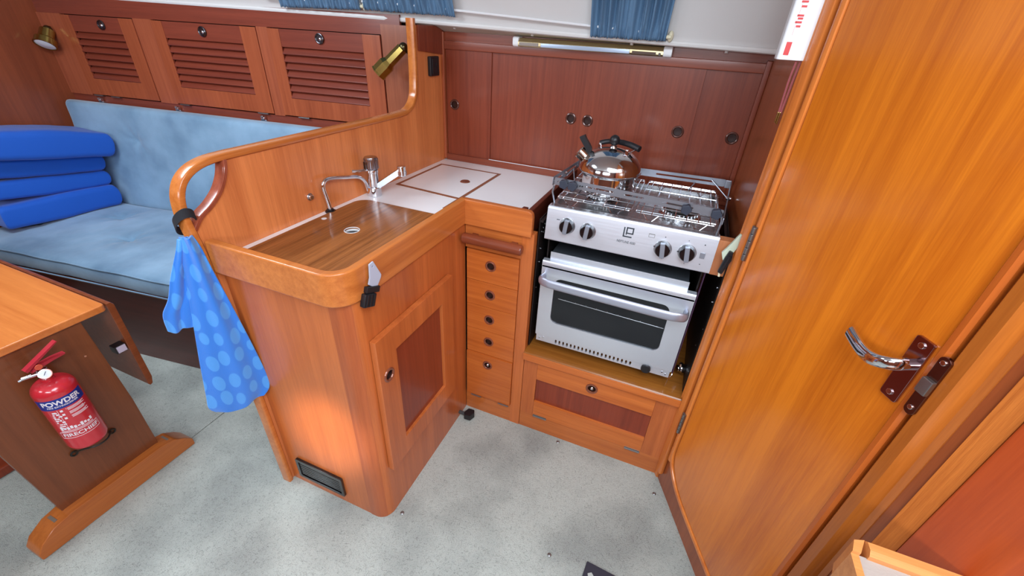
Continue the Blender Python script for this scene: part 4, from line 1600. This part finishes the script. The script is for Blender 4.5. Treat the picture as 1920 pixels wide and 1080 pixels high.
# ------------------------------------------------------------------ fire blanket case with red tapes
fbk = thing('fire_blanket_case', 'white fire blanket case with red print beside the door post', 'fire blanket', (1.17, 0.14, 1.377))
mb = MB()
mb.prism(rrect(1.146, 1.2025, 0.002, 0.048, 0.008, 5, (1, 0, 0, 1)), 1.377, 1.80, 'xy', bev=0.002)
mb.build('case', WHITEP, fbk)
mb = MB()
mb.box(1.1555, 1.1655, 0.0012, 0.002, 1.386, 1.410)
mb.mi = 1
for z in (1.422, 1.455, 1.492, 1.53):
    mb.box(1.1600, 1.1606, 0.0012, 0.002, z, z + 0.024)
mb.mi = 0
for z, w in ((1.436, 0.004), (1.443, 0.007), (1.4495, 0.005), (1.4545, 0.007), (1.470, 0.005), (1.478, 0.007), (1.486, 0.006)):
    mb.box(1.1670 - w * 1.3, 1.1700, 0.0012, 0.002, z, z + 0.0036)
mb.build('red_print', [REDI, PINKI], fbk, label='small red printed marks')
for i, dx in enumerate((0.0, 0.0075)):
    mb = MB()
    mb.sweep(crom([(1.186 + dx, 0.010, 1.378), (1.184 + dx, 0.006, 1.345), (1.1845 + dx * 0.8, 0.004, 1.31), (1.186 + dx * 0.5, 0.003, 1.274)], 4), [(-0.0008, -0.0019), (0.0008, -0.0019), (0.0008, 0.0019), (-0.0008, 0.0019)], (0, 1, 0))
    mb.build('pull_tape', TAPE, fbk, label='dull red pull tape')
    mb = MB()
    mb.box(1.1835 + dx * 0.5, 1.1865 + dx * 0.5, 0.001, 0.005, 1.254 - i * 0.003, 1.276, 0.0008)
    mb.build('tape_end', BRASS, fbk)

# ------------------------------------------------------------------ strap clip on the fiddle corner
c1 = thing('plastic_strap_clip', 'grey plate and black buckle strap clip on the rounded fiddle corner', 'clip', (0.41, -0.50, 0.88))
nrm_ = Vector((1, -0.12, 0)).normalized()
Mc = Matrix.Translation((0.4095, -0.484, 0.902)) @ Matrix(((0.12, 0, 0.993, 0), (0.993, 0, -0.12, 0), (0, 1, 0, 0), (0, 0, 0, 1))) @ Matrix.Rotation(math.radians(-6), 4, 'Z') @ Matrix.Scale(1.12, 4)
mb = MB()
mb.M = Mc
mb.prism([(-0.008, 0.026), (0.003, 0.030), (0.024, -0.006), (0.023, -0.012), (0.012, -0.030), (0.006, -0.031), (-0.012, -0.018), (-0.008, -0.004)], 0.002, 0.0055, 'xy', holes=[circ(0.001, 0.019, 0.002, 8)], bev=0.0008)
mb.build('clip_plate', GREYP, c1)
mb = MB()
mb.M = Mc @ Matrix.Rotation(math.radians(-14), 4, 'Z')
mb.box(-0.014, 0.023, -0.038, -0.024, -0.001, 0.010, 0.002)
mb.box(-0.020, 0.012, -0.068, -0.038, 0.000, 0.014, 0.003)
for x in (-0.015, -0.006, 0.003):
    mb.box(x, x + 0.004, -0.066, -0.040, 0.013, 0.0158, 0.001)
mb.build('buckle', BLACK, c1)

# ------------------------------------------------------------------ foot pump and floor studs
fp = thing('foot_pump_pedal', 'small black foot pump pedal in the corner by the drawers', 'pedal', (0.43, -0.05, 0.0))
mb = MB()
mb.box(0.398, 0.428, -0.070, -0.058, 0.018, 0.030, 0.002)
mb.build('pedal_arm', P('pedal_arm_grey', (70, 74, 76), 0.5), fp)
mb = MB()
mb.prism([(0.422, -0.062), (0.430, -0.038), (0.456, -0.036), (0.464, -0.052), (0.455, -0.076), (0.428, -0.078)], 0.006, 0.034, 'xy', bev=0.003)
mb.build('pedal_pad', BLACK, fp)
for x, y, w in ((0.427, -0.515, 'beside the rounded cabinet corner'), (0.821, -0.018, 'in front of the low locker flap'), (1.206, -0.088, 'beside the door bulkhead'), (0.923, -0.441, 'in the middle of the galley carpet near the dark mat')):
    mb = MB()
    mb.lathe([(0.0062, 0.0), (0.0062, 0.0015), (0.0045, 0.003), (0.0028, 0.0034), (0.0018, 0.002), (0.0001, 0.002)], (x, y, 0.0003), n=16)
    tag(mb.build('carpet_stud', DULL, base=(x, y, 0)), 'small round metal carpet stud ' + w, 'stud')
mt_ = thing('floor_mat', 'dark navy mat corner with a pale mark at the bottom edge', 'mat', (1.1, -0.55, 0))
mb = MB()
pA, pB = Vector((1.037, -0.413, 0)), Vector((1.121, -0.419, 0))
Mm = Matrix.Translation(pA) @ Matrix.Rotation(math.atan2(-0.006, 0.084), 4, 'Z')
mb.M = Mm
mb.box(0.0, 0.30, -0.26, 0.0, 0.0005, 0.008, 0.002)
mb.build('mat', DARKMAT, mt_)
mb = MB()
mb.M = Mm
mb.prism([(0.012, -0.034), (0.022, -0.026), (0.050, -0.048), (0.050, -0.070), (0.020, -0.050)], 0.0081, 0.0086, 'xy')
mb.build('pale_mark', P('pale_mark', (176, 182, 176), 0.6), mt_)

# ================================================================== SALOON (frame FS)
# settee base and cushions
sb = thing('settee', 'dark mahogany settee base under the pale blue cushions', 'settee', (-1.0, 0.0, 0), FS)
mb = MB()
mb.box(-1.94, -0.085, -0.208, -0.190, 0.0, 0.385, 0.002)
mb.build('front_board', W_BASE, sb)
mb = MB()
mb.box(-1.94, -0.085, -0.222, -0.180, 0.384, 0.3965, 0.004)
mb.build('front_lip', wood('settee_lip', (120, 58, 34), (170, 96, 58), 'x', broad=0.3), sb)
mb = MB()
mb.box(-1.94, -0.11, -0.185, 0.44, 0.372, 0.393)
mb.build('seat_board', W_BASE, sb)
mb = MB()
mb.cushion(-1.95, -0.125, -0.232, 0.368, 0.3975, 0.482, r=0.035, p=3.0, nx=170, ny=60, wob=0.003, seed=1,
           tufts=((-1.57, 0.206, 0.030, 0.055), (-1.283, 0.02, 0.030, 0.055), (-0.95, 0.20, 0.028, 0.05), (-0.66, 0.02, 0.028, 0.05), (-1.85, 0.02, 0.028, 0.05), (-0.35, 0.2, 0.028, 0.05)), puff=0.012)
sc_ = mb.build('seat_cushion', VEL, base=(-1.0, 0.1, 0.3965), F=FS, angle=60)
tag(sc_, 'long pale blue velour seat cushion with buttoned dimples on the settee', 'cushion')
mb = MB()
mb.tube([(-1.93 + 1.79 * i / 40, -0.2285, 0.477 + 0.002 * math.sin(i)) for i in range(41)], 0.0032, 8)
mb.tube([(-1.93 + 1.79 * i / 40, -0.231, 0.402) for i in range(41)], 0.003, 8)
mb.build('piping', VEL, sc_)
for tx, ty in ((-1.57, 0.206), (-1.283, 0.02), (-0.95, 0.20), (-0.66, 0.02)):
    mb = MB()
    mb.sphere((tx, ty, 0.461), 0.011, 1, 1, 0.4, n=12)
    mb.build('button', VEL, sc_)
# backrest: slab built flat, then stood up and leaned
LB = 0.533
Mb = Matrix.Translation((0, 0.410, 0.452)) @ Matrix.Rotation(math.radians(90 - 3), 4, 'X')
mb = MB()
mb.cushion(-1.92, -0.10, 0.0, LB, -0.028, 0.045, r=0.034, p=3.0, nx=170, ny=52, wob=0.003, seed=5,
           tufts=((-1.523, 0.372, 0.026, 0.05), (-1.356, 0.222, 0.006, 0.07), (-1.10, 0.30, 0.024, 0.05), (-0.72, 0.30, 0.024, 0.05)), puff=0.006, M=Mb)
bc_ = mb.build('back_cushion', VEL, base=(-1.0, 0.42, 0.44), F=FS, angle=60)
tag(bc_, 'long pale blue velour backrest cushion below the louvred lockers', 'cushion')

# louvred locker bank
LV = 0.47
lk = thing('louvred_locker_bank', 'dark mahogany locker bank with three louvred doors above the settee', 'locker', (-1.0, 0.50, 0.93), FS)
mb = MB()
DOORS = [(-1.80, -1.372), (-1.268, -0.722), (-0.666, -0.145)]
Z0, Z1 = 1.016, 1.357
mb.box(-1.97, -0.060, LV + 0.004, LV + 0.02, 0.90, 1.010)
mb.box(-1.97, -0.060, LV + 0.004, LV + 0.02, 1.360, 1.43)
mb.build('face_frame', W_LOCK, lk)
mb = MB()
mb.box(-1.97, -0.060, LV + 0.09, LV + 0.10, 0.90, 1.41)
mb.build('back_board', P('locker_inside', (50, 28, 24), 0.7), lk)
WFS = wood('locker_face_stile', (136, 66, 44), (184, 104, 70), 'z', broad=0.4, rough=0.42)
for a, b in ((-1.97, -1.801), (-1.371, -1.269), (-0.721, -0.667)):
    mb = MB()
    mb.box(a, b, LV - 0.002, LV + 0.02, 1.010, 1.360)
    mb.build('face_stile', WFS, lk)
mb = MB()
mb.box(-0.143, 0.006, LV + 0.002, LV + 0.02, 1.0, 1.395)
mb.build('end_panel', wood('end_panel_teak', (130, 70, 46), (176, 106, 74), 'z', broad=0.4, rough=0.42), lk, label='lighter end panel behind the brass lamp')
for k, (a, b) in enumerate(DOORS):
    la_, lb_ = a + 0.058, b - 0.078
    lz0, lz1 = 1.090, 1.292
    mb = MB()
    mb.prism([(a, Z0), (b, Z0), (b, Z1), (a, Z1)], LV - 0.004, LV + 0.003, 'xz', holes=[[(la_, lz0), (lb_, lz0), (lb_, lz1), (la_, lz1)]], bev=0)
    mb.mi = 1
    mb.box(la_ - 0.004, lb_ + 0.004, LV - 0.0060, LV - 0.003, Z0, lz0, 0.0008)
    mb.box(a, la_, LV - 0.0065, LV - 0.003, Z0, Z1, 0.0008)
    mb.box(lb_, b, LV - 0.0065, LV - 0.003, Z0, Z1, 0.0008)
    ld = mb.build('louvred_door', [W_LOCK, W_STILE], lk)
    mb = MB()
    n = 7
    for q in range(n):
        z = lz0 + (lz1 - lz0) * (q + 0.5) / n
        h = 0.0195
        mb.M = Matrix.Translation((0, LV + 0.004, z)) @ Matrix.Rotation(math.radians(-38), 4, 'X')
        mb.box(la_ - 0.002, lb_ + 0.002, -0.0035, 0.0035, -h * 0.86, h * 0.80, 0.002)
    mb.build('louvres', W_LOCK, ld)
    kx_ = ((-1.56, 1.325), (-0.998, 1.327), (-0.418, 1.331))[k]
    mb = MB()
    mb.torus((kx_[0], LV - 0.008, kx_[1]), 0.017, 0.0035, (0, -1, 0), 24, 8)
    mb.cyl((kx_[0], LV - 0.004, kx_[1]), (kx_[0], LV - 0.0085, kx_[1]), 0.015, 20)
    kk = mb.build('door_catch', P('catch_dark', (96, 92, 96), 0.25, 1.0), ld)
    mb = MB()
    mb.sphere((kx_[0] + 0.003, LV - 0.009, kx_[1] - 0.002), 0.007, 1, 0.6, 1, n=12)
    mb.build('catch_button', CHROME, kk)
    for x in ((a + 0.02, b - 0.30), (a + 0.02, b - 0.085), (a + 0.075, b - 0.1))[k]:
        if x < a + 0.01:
            continue
        mb = MB()
        mb.cyl((x, LV - 0.008, 1.0125), (x + 0.055, LV - 0.008, 1.0125), 0.0032, 8)
        mb.box(x, x + 0.055, LV - 0.0075, LV + 0.004, 1.010, 1.0145)
        mb.build('hinge', DULL, ld)
for x in (-1.753, -1.273, -0.785):
    mb = MB()
    mb.box(x - 0.016, x + 0.016, LV - 0.010, LV + 0.004, 0.978, 0.984, 0.001)
    mb.cyl((x - 0.009, LV - 0.008, 0.990), (x + 0.009, LV - 0.008, 0.990), 0.0085, 14, bev=0.002)
    mb.cyl((x - 0.009, LV - 0.012, 0.998), (x + 0.003, LV - 0.012, 0.999), 0.005, 12, bev=0.001)
    tag(mb.build('cushion_catch', CHROME, base=(x, LV, 0.98), F=FS),
        'chrome catch above the backrest cushion ' + {-1.753: 'under the leftmost louvred door', -1.273: 'under the left side of the middle louvred door', -0.785: 'under the right side of the middle louvred door'}[x], 'catch')


# brass reading lamps
def lampset(name, lb, mount, n_, knee, head_end, r, lensr):
    t = thing(name, lb, 'lamp', tuple(mount))
    mount, knee, head_end = Vector(mount), Vector(knee), Vector(head_end)
    n_ = Vector(n_).normalized()
    mb = MB()
    mb.cyl(mount, mount + n_ * 0.010, 0.027, 24, bev=0.003)
    mb.build('wall_plate', DBRASS, t)
    mb = MB()
    mb.tube(crom([mount + n_ * 0.008, mount + n_ * 0.035 + Vector((0, 0, 0.008)), knee], 5), 0.008, 12)
    mb.sphere(knee, 0.017, n=14)
    mb.build('arm', DBRASS, t)
    d = (head_end - knee).normalized()
    L_ = (head_end - knee).length
    mb = MB()
    mb.lathe([(0.010, 0.0), (r * 0.68, 0.006), (r * 0.72, L_ * 0.55), (r, L_ * 0.66), (r, L_ - 0.006), (r * 1.06, L_ - 0.004), (r * 1.06, L_), (r * 0.92, L_), (r * 0.92, L_ - 0.004), (0.001, L_ - 0.004)], knee, d, 8 if r < 0.035 else 24)
    mb.build('lamp_head', BRASS, t, angle=25)
    mb = MB()
    mb.lathe([(lensr, 0), (lensr * 0.8, 0.004), (0.001, 0.006)], head_end - d * 0.003, d, 24)
    mb.build('lens', P('lamp_glass', (226, 232, 236), 0.3), t)


lampset('reading_lamp', 'brass reading lamp pointing down beside the partition post', (-0.060, 0.462, 1.290), (0.1, -1, 0), (-0.062, 0.385, 1.325), (-0.158, 0.346, 1.232), 0.031, 0.022)
lampset('reading_lamp', 'dark brass reading lamp with white lens on the forward bulkhead', (-1.989, 0.235, 1.300), (1, 0, 0), (-1.935, 0.185, 1.292), (-1.915, 0.140, 1.228), 0.040, 0.037)

# stack of four blue cushions
random.seed(4)
LBL = ['bright blue canvas cushion, lowest of the stack on the settee', 'bright blue canvas cushion, second from the bottom of the stack',
       'bright blue canvas cushion, third from the bottom of the stack', 'bright blue canvas cushion, topmost and fattest of the stack']
spec = [(0.484, 0.594, -1.950, -1.705, 3.0), (0.592, 0.674, -1.945, -1.725, 5.5), (0.672, 0.757, -1.945, -1.720, 8.0), (0.755, 0.868, -1.945, -1.640, 9.5)]
for k, (z0, z1, ua, ub, tilt) in enumerate(spec):
    mb = MB()
    mb.cushion(ua, ub, -0.135, 0.330 + (0.02 if k == 3 else 0), z0, z1, r=0.030, p=3.4, nx=36, ny=50, wob=0.0035, seed=20 + k, puff=(0.014 if k == 3 else 0.002),
               M=Matrix.Translation((ub, 0.3, z0)) @ Matrix.Rotation(math.radians(-tilt), 4, 'X') @ Matrix.Rotation(math.radians(-8), 4, 'Z') @ Matrix.Translation((-ub, -0.3, -z0)))
    o = mb.build('blue_cushion', BLUEC, base=((ua + ub) / 2, 0.1, z0), F=FS, angle=60)
    tag(o, LBL[k], 'cushion', 'blue cushions stacked on the settee')

# ------------------------------------------------------------------ saloon table
tb = thing('saloon_table', 'teak drop-leaf saloon table with panel leg and floor foot', 'table', (-0.9, -0.85, 0))
mb = MB()
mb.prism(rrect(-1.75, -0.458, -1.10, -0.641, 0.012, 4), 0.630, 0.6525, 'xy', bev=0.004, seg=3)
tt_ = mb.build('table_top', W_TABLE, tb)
mb = MB()
mb.prism([(-0.636, 0.647), (-0.624, 0.646), (-0.618, 0.636), (-0.618, 0.345), (-0.624, 0.320), (-0.633, 0.316), (-0.637, 0.326), (-0.637, 0.64)], -1.74, -0.466, 'yz', bev=0.002)
lf = mb.build('drop_leaf', wood('leaf_teak_shaded', (104, 52, 26), (150, 84, 48), 'y', broad=0.3), tb)  # shading of the hanging leaf is put into a darker teak
mb = MB()
mb.box(-0.500, -0.472, -0.668, -0.638, 0.474, 0.500, 0.002)
mb.build('leaf_catch', P('catch_black', (30, 26, 28), 0.4), lf)
mb = MB()
mb.box(-0.473, -0.469, -0.664, -0.640, 0.476, 0.498, 0.001)
mb.build('catch_face', P('catch_lilac', (190, 180, 196), 0.4), lf, label='pale square catch face')
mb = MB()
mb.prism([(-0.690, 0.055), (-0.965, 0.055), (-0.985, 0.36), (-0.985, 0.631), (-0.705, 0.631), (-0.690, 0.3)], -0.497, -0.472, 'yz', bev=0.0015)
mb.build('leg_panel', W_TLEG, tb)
mb = MB()
mb.prism([(-0.606, 0.001), (-0.606, 0.028), (-0.625, 0.052), (-0.655, 0.078), (-0.70, 0.088), (-0.96, 0.088), (-1.005, 0.078), (-1.045, 0.052), (-1.062, 0.026), (-1.062, 0.001)], -0.510, -0.440, 'yz', bev=0.004, seg=2)
mb.build('foot', W_TFOOT, tb, angle=30)
for y in (-0.668, -0.992):
    mb = MB()
    mb.box(-0.492, -0.458, y - 0.004, y + 0.004, 0.0800, 0.0835 if y < -0.8 else 0.0815)
    mb.build('foot_slot', P('slot_grey', (120, 110, 100), 0.5), tb)
mb = MB()
mb.torus((-0.985, -0.735, 0.6527), 0.022, 0.0012, n=24, m_=6)
mb.build('inlaid_ring', DARKI, tt_)
mb = MB()
mb.cyl((-0.4725, -0.735, 0.52), (-0.4705, -0.735, 0.52), 0.003, 10)
mb.build('screw', CHROME, tb)
# second table foot further forward, just in view
mb = MB()
mb.prism(rrect(-1.05, -0.880, 0.0, 0.04, 0.01, 3), -0.985, -0.925, 'xz', bev=0.004)
mb.build('forward_foot', W_DARKP, tb)

# ------------------------------------------------------------------ fire extinguisher
ex_ = thing('fire_extinguisher', 'small red powder fire extinguisher on the table leg panel', 'fire extinguisher', (-0.430, -0.838, 0.29))
AX_, AY_, AR = -0.4245, -0.8375, 0.0462
mb = MB()
pr = [(0.001, 0.300), (0.034, 0.300), (AR - 0.003, 0.304), (AR, 0.314), (AR, 0.505)]
for q in range(1, 9):
    a = PI / 2 * q / 8
    pr.append((0.014 + (AR - 0.014) * math.cos(a), 0.505 + 0.032 * math.sin(a)))
pr += [(0.014, 0.545), (0.0001, 0.545)]
mb.lathe(pr, (AX_, AY_, 0), n=48)
cyl_ = mb.build('cylinder', RED, ex_, angle=45)
FA = math.atan2(-0.33, 1.0)   # label faces the cabin


def wrap(z0, roff=0.0006, tilt=0.0):
    def f(co):
        a = FA + co.x / AR
        r = AR + roff + (co.z if co.z > 0 else 0)
        return Vector((AX_ + r * math.cos(a), AY_ + r * math.sin(a), z0 + co.y))
    return f


def patch(mb, a0, a1, z0, z1, roff=0.0004, th=0.0003, n=24):
    vs, fs = [], []
    for i in range(n + 1):
        a = FA + (a0 + (a1 - a0) * i / n) / AR
        for z in (z0, z1):
            for r in (AR + roff, AR + roff - 0.0008):
                vs.append((AX_ + r * math.cos(a), AY_ + r * math.sin(a), z))
    for i in range(n):
        a, b = i * 4, i * 4 + 4
        fs += [(a, b, b + 2, a + 2), (a + 1, a + 3, b + 3, b + 1), (a, a + 1, b + 1, b), (a + 2, b + 2, b + 3, a + 3)]
    mb.verts_faces(vs, fs)


mb = MB()
patch(mb, -0.055, 0.055, 0.463, 0.497)
mb.build('blue_label_band', LABELB, cyl_, label='dark blue label band')
mb = MB()
text_mesh(mb, 'POWDER', 0.0205, None, 0.084, 0.0006, wrap(0.4835, 0.0006))
text_mesh(mb, 'FIRE EXTINGUISHER', 0.0068, None, 0.066, 0.0001, wrap(0.4715, 0.0006))
text_mesh(mb, 'FIRECHIEF', 0.0165, None, 0.080, 0.0003, wrap(0.3655, 0.0006))
text_mesh(mb, '1', 0.006, None, None, 0.0001, wrap(0.4575, 0.0006))
for a, b, z0, z1 in ((-0.046, 0.044, 0.3762, 0.3772), (-0.046, 0.044, 0.3535, 0.3545), (-0.046, -0.045, 0.3535, 0.3772), (0.043, 0.044, 0.3535, 0.3772)):
    patch(mb, a, b, z0, z1, 0.0006)
for q in range(3):
    z = 0.4545 - q * 0.0135
    patch(mb, -0.013, -0.0075, z - 0.003, z + 0.003, 0.0006, n=4)
    for w in range(3):
        patch(mb, 0.002, 0.042 - 0.006 * ((w + q) % 2), z + 0.003 - w * 0.0032, z + 0.0042 - w * 0.0032, 0.0006)
random.seed(2)
for q in range(9):          # pictogram column
    z = 0.455 - q * 0.0072
    for w in range(2):
        a = -0.036 + random.uniform(0, 0.006) + w * 0.008
        patch(mb, a, a + random.uniform(0.003, 0.008), z - 0.005, z - random.uniform(0.000, 0.002), 0.0006, n=4)
patch(mb, -0.018, -0.0172, 0.392, 0.460, 0.0006, n=2)
for q in range(10):         # class symbols row
    a = -0.036 + q * 0.0072
    patch(mb, a, a + 0.0055, 0.386 + 0.002 * (q % 2), 0.398 - 0.003 * (q % 3), 0.0006, n=4)
for q in range(2):
    patch(mb, -0.038, 0.034, 0.3795 + q * 0.003, 0.3803 + q * 0.003, 0.0006)
mb.build('label_print', WHITEI, cyl_)
mb = MB()
mb.cyl((AX_, AY_, 0.541), (AX_, AY_, 0.575), 0.012, 16, bev=0.002)
mb.cyl((AX_, AY_, 0.562), (AX_ - 0.008, AY_ - 0.040, 0.566), 0.006, 12, r1=0.005, bev=0.001)
mb.cyl((AX_ - 0.006, AY_ - 0.032, 0.566), (AX_ - 0.009, AY_ - 0.046, 0.563), 0.0035, 10)
mb.build('valve', CHROME, ex_)
mb = MB()
g0 = Vector((AX_ + 0.010, AY_ - 0.002, 0.560))
gd = Vector((0.85, -0.12, 0.5)).normalized()
mb.cyl(g0, g0 + gd * 0.014, 0.0145, 24, bev=0.002)
ga = mb.build('pressure_gauge', CHROME, ex_)
mb = MB()
mb.cyl(g0 + gd * 0.0138, g0 + gd * 0.0148, 0.0112, 24)
mb.build('gauge_face', P('gauge_white', (214, 224, 234), 0.3), ga)
mb = MB()
mb.tube([g0 + gd * 0.0152 + Vector((0, -0.004, -0.003)), g0 + gd * 0.0152 + Vector((0, 0.003, 0.006))], 0.0007, 6)
mb.build('gauge_needle', DARKI, ga)
for sgn, pts in ((1, [(AY_ - 0.026, 0.582), (AY_ - 0.030, 0.590), (AY_ + 0.052, 0.632), (AY_ + 0.054, 0.629)]), (-1, [(AY_ - 0.020, 0.576), (AY_ - 0.012, 0.588), (AY_ + 0.030, 0.592), (AY_ + 0.056, 0.590), (AY_ + 0.054, 0.586), (AY_ + 0.028, 0.584)])):
    mb = MB()
    mb.prism(pts, AX_ - 0.008, AX_ + 0.008, 'yz', bev=0.0008)
    mb.build('squeeze_lever', REDD, ex_)
mb = MB()
mb.cyl((AX_ + 0.009, AY_ - 0.004, 0.586), (AX_ + 0.012, AY_ - 0.004, 0.586), 0.008, 14, bev=0.001)
mb.build('safety_pin', P('pin_orange', (206, 84, 60), 0.4), ex_)
mb = MB()
mb.tube(crom([(-0.469, -0.868, 0.246), (-0.445, -0.874, 0.266), (-0.415, -0.868, 0.285), (-0.384, -0.850, 0.2950), (-0.377, -0.835, 0.2960), (-0.384, -0.815, 0.2930), (-0.415, -0.795, 0.280), (-0.445, -0.784, 0.258), (-0.469, -0.782, 0.240)], 6), 0.0024, 8)
for (y, z) in ((-0.874, 0.247), (-0.776, 0.240)):
    mb.torus((-0.468, y, z), 0.0075, 0.0026, (1, 0, 0), 16, 8)
tag(mb.build('extinguisher_bracket', P('black_wire', (28, 28, 22), 0.4), base=(-0.44, AY_, 0.29)), 'black wire bracket holding the red extinguisher', 'bracket')

# ------------------------------------------------------------------ towel on the handrail
tw = thing('hand_towel', 'bright blue towel with paler dots hanging from the handrail loop', 'towel', (-0.015, -0.62, 0.42))
rt = Vector((0.475, 0.88, 0))
fw = Vector((-0.88, 0.475, 0))
Q0 = Vector((-0.015, -0.620, 0))


def towel_sheet(rows, layer, seed, nfold, amp):
    """rows: (z, left, right) in the hanging plane"""
    random.seed(seed)
    n = 46
    vs, fs, uv = [], [], []
    R = crom([(z, a, b) for z, a, b in rows], 7)
    z_top = R[0][0]
    for j, q in enumerate(R):
        z, a, b = q
        v = j / (len(R) - 1)
        for i in range(n + 1):
            u = i / n
            s = a + (b - a) * u
            fold = math.sin(u * nfold * PI + seed + v * 0.8) * amp * (0.5 + 0.5 * (1 - v)) + math.sin(u * nfold * 2.3 * PI + seed * 2) * amp * 0.35
            edge = math.sin(PI * u)
            zz = z - 0.010 * edge * v + (0.004 * math.sin(u * 9 + seed) * v)
            p = Q0 + rt * s + fw * (-layer + fold) + Vector((0, 0, zz))
            vs.append(p)
            uv.append((s * 1.6 + layer * 9 + (u - 0.5) * 0.05, z))
    m_ = n + 1
    for j in range(len(R) - 1):
        for i in range(n):
            fs.append((j * m_ + i, j * m_ + i + 1, (j + 1) * m_ + i + 1, (j + 1) * m_ + i))
    return vs, fs, uv


for nm, rows, layer, seed, nf, am in (
    ('towel_flap', [(0.955, -0.002, 0.024), (0.925, -0.014, 0.022), (0.865, -0.042, 0.014), (0.813, -0.062, 0.005), (0.775, -0.084, -0.010), (0.728, -0.088, -0.028)], 0.004, 3, 2.5, 0.006),
    ('towel_body', [(0.960, 0.002, 0.028), (0.925, -0.004, 0.036), (0.865, -0.014, 0.042), (0.765, -0.030, 0.054), (0.62, -0.054, 0.070), (0.50, -0.072, 0.080), (0.455, -0.078, 0.076), (0.432, -0.066, 0.056)], 0.016, 1, 2.0, 0.009)):
    vs, fs, uv = towel_sheet(rows, layer, seed, nf, am)
    b = Vector(BASE[tw.name])
    me = bpy.data.meshes.new(nm)
    me.from_pydata([tuple(v - b) for v in vs], [], fs)
    ul = me.uv_layers.new(name='UVMap')
    for lp_ in me.loops:
        ul.data[lp_.index].uv = uv[lp_.vertex_index]
    me.materials.append(TOWEL)
    for p_ in me.polygons:
        p_.use_smooth = True
    o = bpy.data.objects.new(nm, me)
    COL.objects.link(o)
    o.parent = tw
    BASE[o.name] = tuple(b)
    md = o.modifiers.new('solid', 'SOLIDIFY')
    md.thickness = 0.0045
    md.offset = 0
    md = o.modifiers.new('smooth', 'SUBSURF')
    md.levels = md.render_levels = 1
# strap loop round the handrail
mb = MB()
lo = []
for q in range(28):
    a = 2 * PI * q / 28
    lo.append(Vector((-0.016 + 0.029 * math.cos(a), -0.592 + 0.022 * math.sin(a) - 0.004 * math.cos(a), 0.984 + 0.030 * math.cos(a) - 0.006 * math.sin(a))))
mb.sweep(lo, [(-0.011, -0.0012), (0.011, -0.0012), (0.011, 0.0012), (-0.011, 0.0012)], (0, 0, 1), loop=True)
mb.build('strap_loop', VELC, tw, label='black webbing loop')
